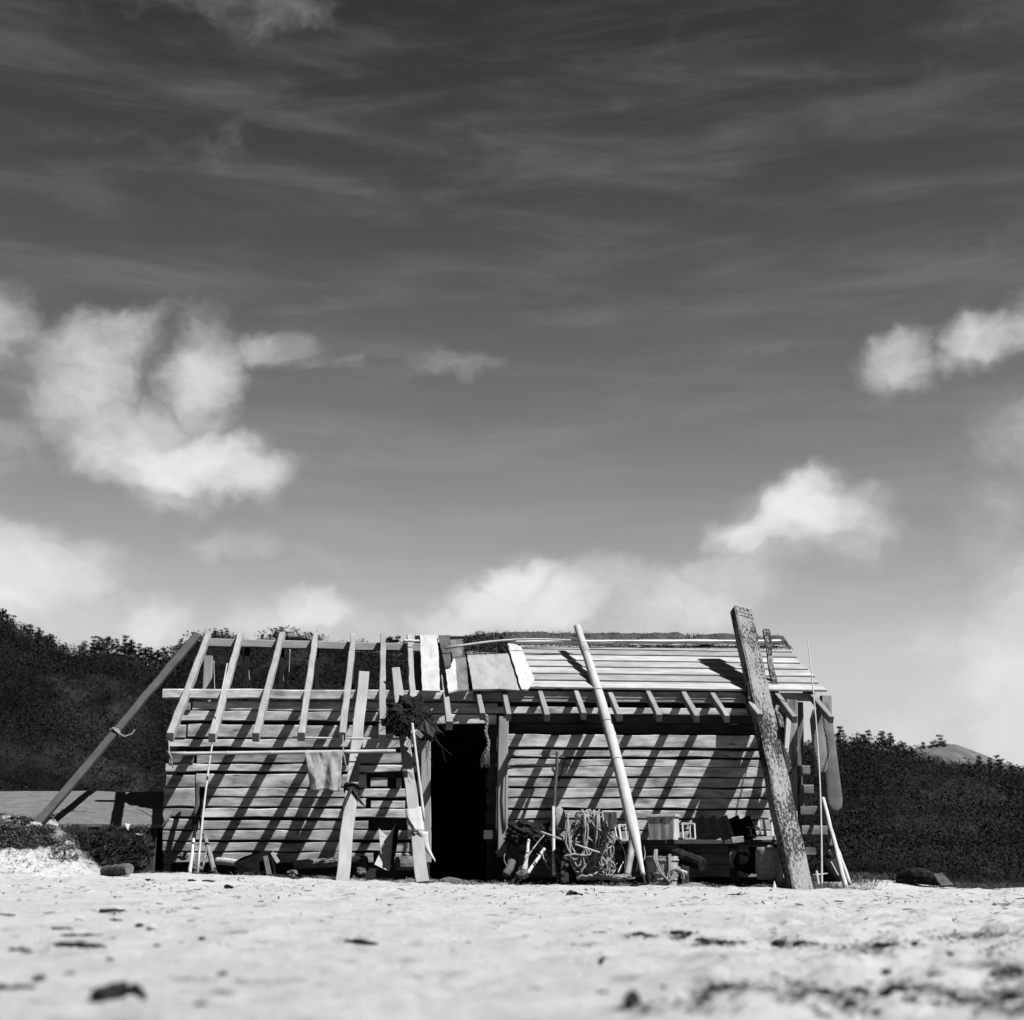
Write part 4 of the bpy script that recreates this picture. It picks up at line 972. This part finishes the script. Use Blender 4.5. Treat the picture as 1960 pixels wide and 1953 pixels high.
stick('short_stick', W(1004, 1668, 16.0), W(1012, 1607, 16.4), .024, .016, M['bamboo'], 'short stick standing in the round stone right of the doorway', 'stick', g)
stick('slanting_stick', W(1007, 1677, 15.9), W(1042, 1624, 16.2), .020, .018, M['bamboo'], 'pale stick slanting to the right from the sand under the bench', 'stick', g)
stick('slanting_stick', W(1035, 1592, 16.1), W(1092, 1614, 15.9), .010, .008, M['bamboo'], 'thin rod slanting across the rope heap from upper left', 'rod', g)
stick('slanting_stick', W(1100, 1616, 15.6), W(1172, 1641, 15.55), .010, .009, M['bamboo'], 'thin pale rod lying across the front of the rope heap', 'rod', g)
stick('slanting_stick', W(1075, 1676, 15.8), W(1108, 1610, 16.0), .030, .02, M['dark_wood'], 'dark slanting stake at the left foot of the rope heap', 'stake', g)
stick('slanting_stick', W(968, 1676, 16.2), W(980, 1648, 16.35), .045, .045, M['dark_wood'], 'stubby grey stake under the bench end beside the doorway', 'stake', g, tone=1.5)
stick('slanting_stick', W(1199, 1677, 16.0), W(1212, 1600, 16.3), .038, .045, M['plank'], 'pale stump like stake left of the thick bamboo foot', 'stake', g, tone=.6)
for i in range(22):
    xa = rnd(965, 1235); ya = rnd(1660, 1682); xb = xa+rnd(-45, 45); yb_ = rnd(1598, 1650)
    stick('thin_stick', W(xa, ya, 15.95), W(xb, yb_, 16.35), rnd(.005, .011), rnd(.004, .008), M['plank'] if i % 3 else M['dark_wood'], 'thin crooked stick in the tangle along the foot of the right wall', 'stick', 'thin sticks tangled along the right wall', bend=rnd(-.06, .06), tone=rnd(.3, .8))
# sack, slab and cone at the right
sk = thing('sack', W(1470, 1690, 16.1), 'pale burlap sack standing upright in front of the bench at the right', 'sack')
mb = MB(); secs = []
for i in range(14):
    q = i/13; p = W(1473-2*q, 1684-62*q, 16.1); r_ = .135*(1+.12*math.sin(q*3.0))*(1 if i < 13 else .9)
    secs.append([p + Vector((math.cos(a)*r_*(1+.08*noise.noise(Vector((a, q*3, 0)))), math.sin(a)*r_*.8, 0)) for a in np.linspace(0, 2*math.pi, 20, endpoint=False)])
mb.loft(secs); mb.build('body', M['burlap'], sk, smooth=True)
mb = MB(); mb.poly([W(1491, 1702, 15.95), W(1486, 1680, 16.0), W(1500, 1615, 16.5), W(1513, 1640, 16.3), W(1522, 1702, 15.85)], .06, (0, -1, .3), 1.0); tag(mb.build('slab', M['plank']), 'pale wedge shaped slab between the sack and the thick peeling beam', 'slab')
mb = MB(); mb.tube([W(1483, 1706, 15.6), W(1482, 1687, 15.65)], .03, 8, 1, .004); tag(mb.build('stake', M['pale']), 'small pointed pale stake in the sand in front of the sack', 'stake')
mb = MB(); mb.lump(W(1405, 1645, 16.5), .06, .05, .10, .3); tag(mb.build('gourd', M['burlap']), 'small pale lump hanging in the shadow under the bench', 'float')
mb = MB(); mb.board(W(1400, 1609, 16.35), W(1422, 1607, 16.35), .07, .06, (0, -1, 0), .6); tag(mb.build('block', M['plank']), 'grey wooden block under the black trays at the bench edge', 'block')
# black basket in front
mb = MB(); mb.lump(W(1437, 1648, 16.3), .18, .14, .15, .22, nu=20, nv=14); tag(mb.build('basket', M['jet']), 'round black basket in the shadow left of the burlap sack', 'basket')
# hanging oval boards at the right corner
def oval(px0, py0, px1, py1, y, w0, w1, label, m, th=.05):
    a, b = W(px0, py0, y), W(px1, py1, y); d = (a-b).normalized(); n = Vector((0.15, -1, 0)); n = (n-d*n.dot(d)).normalized(); s = n.cross(d); mb = MB(); secs = []; L = (a-b).length
    for i in range(26):
        q = i/25; hw = (w1+(w0-w1)*q)/2
        e = min(1, math.sqrt(max(0, 1-(1-min(1, q*L/(w1*.75)))**2))) if q*L < w1*.75 else 1
        e2 = min(1, .45+.55*min(1, (1-q)*L/.12)); hw *= max(.08, e)*e2; c = b.lerp(a, q)
        secs.append([c + s*(hw*math.cos(t_)) + n*(th/2*math.sin(t_)*max(.3, e)) for t_ in np.linspace(0, 2*math.pi, 14, endpoint=False)])
    mb.loft(secs); return mb, a, b
hang = 'long rounded boards hanging at the right corner'
for args, lb in (((1562, 1358, 1573, 1482, 17.0, .19, .17), 'shorter rounded board hanging with a chain at the right corner of the hut'), ((1579, 1345, 1600, 1556, 17.25, .15, .215), 'longer rounded grey board hanging outermost at the right corner')):
    mb, a, b = oval(*args, '', None); o = mb.build('hanging_board', M['float_board'], smooth=True); tag(o, lb, 'board', hang)
mb = MB()
cpts = [W(1575, 1368, 16.9), W(1578, 1395, 16.88), W(1583, 1420, 16.88), W(1586, 1440, 16.88), W(1584, 1450, 16.88), W(1578, 1468, 16.88), W(1573, 1485, 16.9)]
for p, q in zip(cpts, cpts[1:]):
    n = 6
    for k in range(n):
        c = p.lerp(q, (k+.5)/n); l = (q-p)/n*.62; sdv = Vector((.010, 0, 0)) if k % 2 else Vector((0, .010, 0))
        mb.tube([c-l, c-l*.4+sdv, c+l*.4+sdv, c+l, c+l*.4-sdv, c-l*.4-sdv, c-l], .004, 5)
tag(mb.build('chain', M['iron']), 'dark chain hanging between the two rounded boards', 'chain')
# canister and stand behind the pale poles
cn = thing('canister', W(1592, 1690, 17.0), 'dark tapering can standing behind the two pale poles', 'can')
mb = MB(); c = W(1592, 1688, 17.0); mb.tube([c, c+Vector((0, 0, .26))], .10, 16, 1, .075); mb.tube([c+Vector((0, 0, .26)), c+Vector((-.02, 0, .34))], .05, 12, 1, .03); mb.build('body', M['debris'], cn, smooth=True)
mb = MB(); mb.tube([W(1590, 1650, 16.85), W(1604, 1676, 16.8)], .012, 6); mb.build('handle', M['pale'], cn)
mb = MB(); mb.tube([W(1563, 1668, 16.4), W(1567, 1694, 16.3)], .014, 7, .8); mb.tube([W(1556, 1675, 16.4), W(1586, 1672, 16.6)], .008, 6); tag(mb.build('peg', M['plank']), 'short peg with a crossbar stuck in sand behind the tall thin cane', 'peg')
mb = MB(); mb.board(W(1590, 1628, 17.2), W(1583, 1660, 17.2), .07, .03, (0, -1, 0), .5); mb.board(W(1596, 1612, 17.3), W(1583, 1612, 17.3), .09, .05, (0, -1, 0), .5); tag(mb.build('scrap_board', M['plank']), 'dim scrap board fixed low at the right hut corner', 'board')

# ------------------------------------------------------------------ low shed at the left
ls = thing('low_shed', W(150, 1640, 17.5), 'low matting covered roof running off to the left of the hut', 'shed')
y0, y1 = 16.45, 18.6
xl, xr = W(-260, 1577, y0).x, W(310, 1577, y0).x
za, zb2 = W(150, 1578, y0).z, W(150, 1515, y1).z
mb = MB(); n = 30
secs = []
for i in range(n+1):
    x = xl+(xr-xl)*i/n; w_ = .006*noise.noise(Vector((x*2, 0, 0)))
    ring = [Vector((x, y0+(y1-y0)*k/8, za+(zb2-za)*k/8 + .012*noise.noise(Vector((x*2.5, k*.7, 4))) + w_)) for k in range(9)] 
    ring += [p - Vector((0, 0, .035)) for p in reversed(ring)]
    secs.append(ring)
mb.loft(secs); mb.build('roof', M['matting'], ls)
mb = MB(); zw = (za+zb2)/2
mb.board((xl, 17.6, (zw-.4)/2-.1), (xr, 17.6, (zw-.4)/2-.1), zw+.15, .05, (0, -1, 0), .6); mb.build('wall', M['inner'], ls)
for px in (40, 160, 290):
    mb = MB(); p = W(px, 1600, 16.65); mb.board((p.x, 16.7, -.2), (p.x, 16.7, za-.02), .09, .08, (0, -1, 0), .7); mb.build('post', M['dark_wood'], ls)

# ------------------------------------------------------------------ weed, brush, grass
def tufts(name, pts, m, label, cat, nb=(8, 16), h=(.05, .12), w=.003, spread=.06, lie=.5):
    mb = MB()
    for p in pts:
        for k in range(random.randint(*nb)):
            a = rnd(0, 6.28); l = rnd(*h); b = p + Vector((rnd(-1, 1)*spread, rnd(-1, 1)*spread, -.005))
            d = Vector((math.cos(a)*lie, math.sin(a)*lie, rnd(.15, 1))).normalized()*l
            s = Vector((-math.sin(a), math.cos(a), 0))*w*rnd(.6, 1.6); e = b+d; f = e + Vector((d.x*.6, d.y*.6, d.z*.15-.2*l))
            o = len(mb.v); mb.v += [tuple(b-s), tuple(b+s), tuple(e+s*.7), tuple(e-s*.7), tuple(f)]
            mb.f += [(o, o+1, o+2, o+3), (o+3, o+2, o+4)]; mb.uv += [(0, 0)]*7; mb.t += [1, 1]
    o = mb.build(name, m); tag(o, label, cat, kind='stuff')
P = []
for i in range(420):                          # seaweed on the mound
    p = onground(rnd(-40, 95) if i < 300 else rnd(90, 230), rnd(1582, 1622) if i < 300 else rnd(1600, 1650)); P.append(p)
for i in range(260):
    p = Vector((rnd(-4.9, -3.15), rnd(14.0, 15.9), 0)); p.z = gz(p); P.append(p)
tufts('seaweed', P, M['grass'], 'dry seaweed and straw strewn over the mound at the left', 'seaweed', (10, 18), (.03, .09), .004, .05, 1.6)
P = [onground(rnd(-30, 90), rnd(1585, 1615)) for i in range(260)]
for i in range(520):
    p = Vector((rnd(-4.9, -3.25), rnd(14.0, 15.9), 0)); p.z = gz(p); P.append(p)
tufts('seaweed', P, M['weed'], 'dark wet seaweed matted on top of the left mound', 'seaweed', (8, 14), (.03, .07), .006, .05, 1.8)
P = []
for (cx_, cy_, sx_, sy_, n_) in ((1225,1790,22,5,60),(1300,1788,30,6,110),(1380,1803,45,5,90),(1495,1808,22,8,60),(1535,1805,26,6,40),(1640,1812,60,8,70),(1700,1805,40,8,60),(1410,1886,60,14,120),(1540,1890,50,14,110),(1600,1905,40,16,80),(1650,1915,30,20,70),(1780,1900,70,16,110),(1900,1905,60,18,140),(1930,1850,40,14,80),(1860,1790,80,10,80),(1910,1815,50,10,60),(1240,1925,40,14,60),(1340,1915,30,14,40),(1730,1885,40,14,60),(300,1745,40,6,40),(215,1744,30,4,50),(60,1820,30,6,30)):
    for q in range(int(n_*.6)):
        px_, py_ = random.gauss(cx_, sx_*.6), random.gauss(cy_, sy_*.6)
        if py_ > 1700: P.append(onground(px_, min(py_, 1952)))
tufts('seaweed', P, M['weed'], 'dark patches of washed up seaweed on the sand at the lower right', 'seaweed', (3, 7), (.008, .022), .0022, .02, 2.0)
P = [onground(rnd(-20, 215), rnd(1612, 1672)) for i in range(330)]
tufts('seaweed', P, M['weed2'], 'loose dry weed strewn down the pale face of the left mound', 'seaweed', (2, 6), (.015, .05), .003, .05, 2.4)
# dark brush heap under the low shed eave
mb = MB()
for (x, y, r_) in ((140,1590,.18),(200,1600,.22),(240,1620,.25),(215,1640,.2),(265,1610,.16),(120,1598,.12),(170,1610,.2)):
    mb.lump(W(x, y+16, 16.1), r_, .2, r_*.72, .6, nu=20, nv=12, fq=2.2)
bh = thing('brush_heap', W(200, 1670, 16.1), 'dark heap of brush and rubbish under the edge of the low shed', 'heap'); mb.build('mass', M['black'], bh)
mb = MB()
for i in range(1500):
    c = W(rnd(105, 285), rnd(1584, 1660), 15.9+rnd(-.12, .15)); d = Vector((rnd(-1, 1), rnd(-1, 1), rnd(-.4, 1))).normalized()
    mb.quad(c, d*rnd(.02, .07), d.cross(Vector((0, 1, .1))).normalized()*rnd(.002, .006))
mb.build('brush', M['weed'], bh)
for i, (x, y, a, b_) in enumerate(((107,1584,.02,.03),(244,1583,.028,.035),(268,1598,.05,.012))):
    c = W(x, y, 15.8); mb = MB(); mb.poly([c+Vector((-a, 0, b_)), c+Vector((a*.9, .01, b_*.8)), c+Vector((a*.3, 0, -b_)), c+Vector((-a*.2, -.01, -b_*.4))], .01, (0, -1, .3)); mb.build('scrap', M['shell'] if i < 2 else M['burlap'], bh)
P = [onground(rnd(1630, 2000), rnd(1694, 1704)) + Vector((0, rnd(.9, 2.2), 0)) for i in range(420)]
for p in P: p.z = gz(p)
tufts('beach_grass', P, M['weed2'], 'dry tangled beach grass along the far edge of the sand at the right', 'grass', (8, 16), (.05, .17), .004, .12, 1.2)
P = [Vector((rnd(XL-.3, XR+.6), rnd(15.7, 16.6), 0)) for i in range(650)]
for p in P: p.z = gz(p)
tufts('straw_litter', P, M['grass'], 'dry straw litter along the foot of the hut', 'straw', (5, 10), (.03, .09), .0035, .1, 1.6)
P = [Vector((rnd(-7, 9), rnd(8, 16), 0)) for i in range(2400)]
for p in P: p.z = gz(p)
tufts('straw_litter', P, M['weed'], 'thin scattered dark straw and weed lying on the open sand', 'straw', (1, 3), (.015, .06), .004, .05, 2.6)

# overturned boat hull / big driftwood at the right
p0, p1 = W(1722, 1694, 17.8), W(1800, 1690, 17.4); mb = MB(); secs = []
for i in range(14):
    q = i/13; c = p0.lerp(p1, q); r_ = .19*math.sin(math.pi*(.15+.75*q))**.7; c.z = G(c.x, c.y)+.02+.05*q
    secs.append([c + Vector((0, math.cos(a)*r_*1.1, max(-.03, math.sin(a)*r_*.85))) for a in np.linspace(0, 2*math.pi, 16, endpoint=False)])
mb.loft(secs); tag(mb.build('driftwood_log', M['debris']), 'big dark driftwood log on the sand at the right of the hut', 'driftwood')
mb = MB(); c = W(1806, 1692, 17.3); mb.poly([c+Vector((-.12, 0, .1)), c+Vector((-.02, 0, .12)), c+Vector((.10, -.03, -.02)), c+Vector((-.05, -.03, -.03))], .05, (0, -1, .5)); tag(mb.build('driftwood_chunk', M['stone']), 'pale broken chunk at the end of the big dark driftwood log', 'driftwood')

# ------------------------------------------------------------------ driftwood and bits on the sand
def bit(px, py, wpx, hpx, rot, m=None, shape='chip'):
    p = onground(px, py); dist = p.y; l = wpx/F*dist; r_ = max(.003, hpx/F*dist*.45)
    mb = MB(); n = 9; pts = []
    ph = rnd(0, 50); bow = 1 if shape == 'bent' else (.25 if shape == 'chip' else 0.08)
    for k in range(n+1):
        q = k/n-.5; pts.append(p + Vector((math.cos(rot)*q*l, math.sin(rot)*q*l*1.5 + (l*1.6*(1-4*q*q)*.5 if shape == 'bent' else 0), r_*.5 + bow*l*.35*(1-4*q*q)*(.35 if shape == 'bent' else .3) + r_*.5*noise.noise(Vector((ph, k*.7, 0))))))
    rs = [r_*(.35+.75*math.sin(math.pi*(.1+.8*k/n))**.6)*(1+.9*noise.noise(Vector((ph+5, k*.9, 0))))*(1.25-.7*k/n) for k in range(n+1)]
    mb.tube(pts, rs, 6)
    mb.v = [(a, b_, p.z + (c-p.z)*(.95 if shape == 'bent' else .55) + r_*.35*noise.noise(Vector((a/r_*.5, b_/r_*.5, ph)))) for a, b_, c in mb.v]; return mb
BIG = [
 (230,1918,84,30,.1,'bent','large dark curved piece of bark nearest the camera at bottom left'),
 (28,1893,72,17,.05,'chip','straight dark stick at the very left edge near the bottom'),
 (77,1876,22,20,1.0,'chip','dark blunt lump beside the stick at the left edge'),
 (133,1867,16,14,.3,'chip','small round dark lump above the curved bark'),
 (385,1924,22,16,.2,'chip','dark pebble like lump right of the curved bark'),
 (690,1808,64,22,-.35,'chip','dark pointed wood chip alone in the middle foreground'),
 (120,1779,38,8,.0,'stick','dark straight twig above the driftwood tangle at left'),
 (155,1792,74,9,.35,'stick','upper twig of the driftwood tangle at left'),
 (150,1812,88,16,-.25,'chip','thick lower piece of the driftwood tangle at left'),
 (178,1815,50,12,.2,'chip','short fork of the driftwood tangle at left'),
 (38,1820,36,12,.05,'chip','dark splinter left of the driftwood tangle'),
 (211,1838,14,10,.0,'chip','small dark crumb under the driftwood tangle'),
 (215,1744,44,10,.3,'chip','dark lumpy twig on the sand in front of the left mound'),
 (222,1762,26,7,-.2,'chip','short dark twig above the tangle to the right'),
 (268,1773,14,12,.8,'chip','dark upright splinter left of centre on the sand'),
 (12,1753,40,9,-.4,'stick','dark twig cut by the left edge of the photo'),
 (302,1811,13,8,.2,'chip','little dark chip in the left middle sand'),
 (388,1798,12,12,-.9,'chip','little dark leaning chip left of the pointed chip'),
 (428,1866,20,14,.9,'chip','dark blurred stub between the bark and the pointed chip'),
 (1160,1843,38,9,.9,'bent','hooked dark twig right of centre in the foreground'),
 (1148,1786,26,7,.0,'stick','flat dark chip above the hooked twig'),
 (1100,1715,28,9,-.1,'bent','dark wriggled twig in front of the rope heap'),
 (1224,1790,24,16,-.2,'chip','dark lump at the left start of the weed line'),
 (1305,1788,40,16,-.3,'chip','darkest clump of the weed line at right'),
 (1350,1801,36,12,.0,'chip','second clump of the weed line at right'),
 (1395,1804,44,9,.0,'chip','trailing end of the weed line at right'),
 (1493,1808,34,20,.6,'chip','dark lump standing up right of the weed line'),
 (1535,1806,24,12,.0,'chip','dark crumbly piece right of the standing lump'),
 (1424,1713,56,5,.0,'stick','long straight dark stick in front of the burlap sack'),
 (1694,1812,26,18,-.8,'chip','dark upright chip on the right middle sand'),
 (1752,1808,14,13,.5,'chip','round dark nut on the right middle sand'),
 (1820,1827,14,12,.7,'chip','dark stub near the right edge middle sand'),
 (1796,1864,40,6,.0,'stick','thin bent dark twig at right foreground'),
 (1700,1862,30,16,.7,'chip','dark forked knot in the right foreground'),
 (1720,1904,44,18,.2,'bent','dark curved weed in the right foreground'),
 (1650,1900,26,22,-.7,'chip','dark blurred knob left of the curved weed'),
 (1405,1892,36,22,-.2,'chip','broad blurred dark lump in the lower right foreground'),
 (1628,1925,30,26,1.2,'chip','blurred dark knob at the bottom right'),
 (1574,1945,40,16,.1,'chip','dark weed cut by the bottom edge at right'),
 (1215,1930,50,26,.9,'bent','blurred looped weed near the bottom right of centre'),
 (1915,1885,46,14,-.1,'chip','dark piece by the right edge above the corner'),
 (1940,1908,40,16,-.3,'chip','dark piece in the right bottom corner area'),
 (1350,1918,40,14,.4,'chip','blurred short weed left of the bottom right knobs'),
 (1154,1901,26,10,.1,'chip','grey blurred chip in the lower centre foreground'),
 (1022,1894,30,9,.05,'chip','faint long chip in the lower centre foreground'),
 (284,1685,12,6,-.6,'chip','small dark chip in front of the hut left corner'),
 (440,1701,12,16,.7,'chip','dark angular chip in front of the left wall'),
 (368,1687,14,8,.3,'chip','dark clod by the sand in front of the thin cane foot'),
 (400,1688,24,8,-.2,'chip','second dark clod right of the thin cane foot'),
 (118,1635,18,7,-.5,'bent','black bent twig on the side of the sand mound')]
for (px, py, w_, h_, ro, sh, lb) in BIG:
    mb = bit(px, py, w_, h_, ro, shape=sh); tag(mb.build('driftwood', M['debris'], smooth=False), lb, 'driftwood', 'driftwood pieces on the sand')
mb = bit(68, 1801, 34, 12, .0, shape='stick'); tag(mb.build('driftwood', M['shell']), 'white stick among dark twigs at the left', 'driftwood', 'driftwood pieces on the sand')
for px, py, s_, lb in ((290,1777,16,'white shell like scrap left of centre on the sand'),(152,1762,16,'white scrap above the driftwood tangle at left')):
    mb = MB(); p = onground(px, py); r_ = s_/F*p.y*.5; mb.lump(p+Vector((0, 0, r_*.3)), r_, r_, r_*.5, .3); tag(mb.build('shell', M['shell']), lb, 'shell')
small = []
for i in range(210):
    if i < 130: px, py = rnd(-10, 1970), 1690+rnd(0, 1)**1.3*120
    else: px, py = rnd(1250, 1970), rnd(1720, 1940)
    if py < 1700 and px < 1620: py += 12
    small.append((px, py))
protos = []
for k in range(7):
    mb = MB(); n = 6; l = rnd(.7, 1.3); ph = rnd(0, 40)
    mb.tube([Vector(((q/n-.5)*l, .1*math.sin(q+ph), .1+.12*noise.noise(Vector((ph, q*.8, 0))))) for q in range(n+1)], [0.085*(.4+.8*math.sin(math.pi*(.1+.8*q/n)))*(1+.6*noise.noise(Vector((ph+3, q, 0)))) for q in range(n+1)], 6)
    o = mb.build('wood_chip', M['debris'], origin=(0, 0, 0)); protos.append(o)
for i, (px, py) in enumerate(small):
    src = protos[i % 7]; o = src if i < 7 else src.copy()
    if i >= 7: COL.objects.link(o)
    p = onground(px, py); s_ = rnd(5, 15)/F*p.y*1.0
    o.location = p; o.rotation_euler = (rnd(-.2, .2), rnd(-.3, .3), rnd(0, 6.28)); o.scale = (s_*1.2, s_*1.2, s_*rnd(.4, .8))
    tag(o, 'tiny dark wood chip scattered on the pale sand', 'wood chip', 'tiny wood chips scattered on the sand')

for o in bpy.data.objects:
    if '_o' in o.keys(): del o['_o']
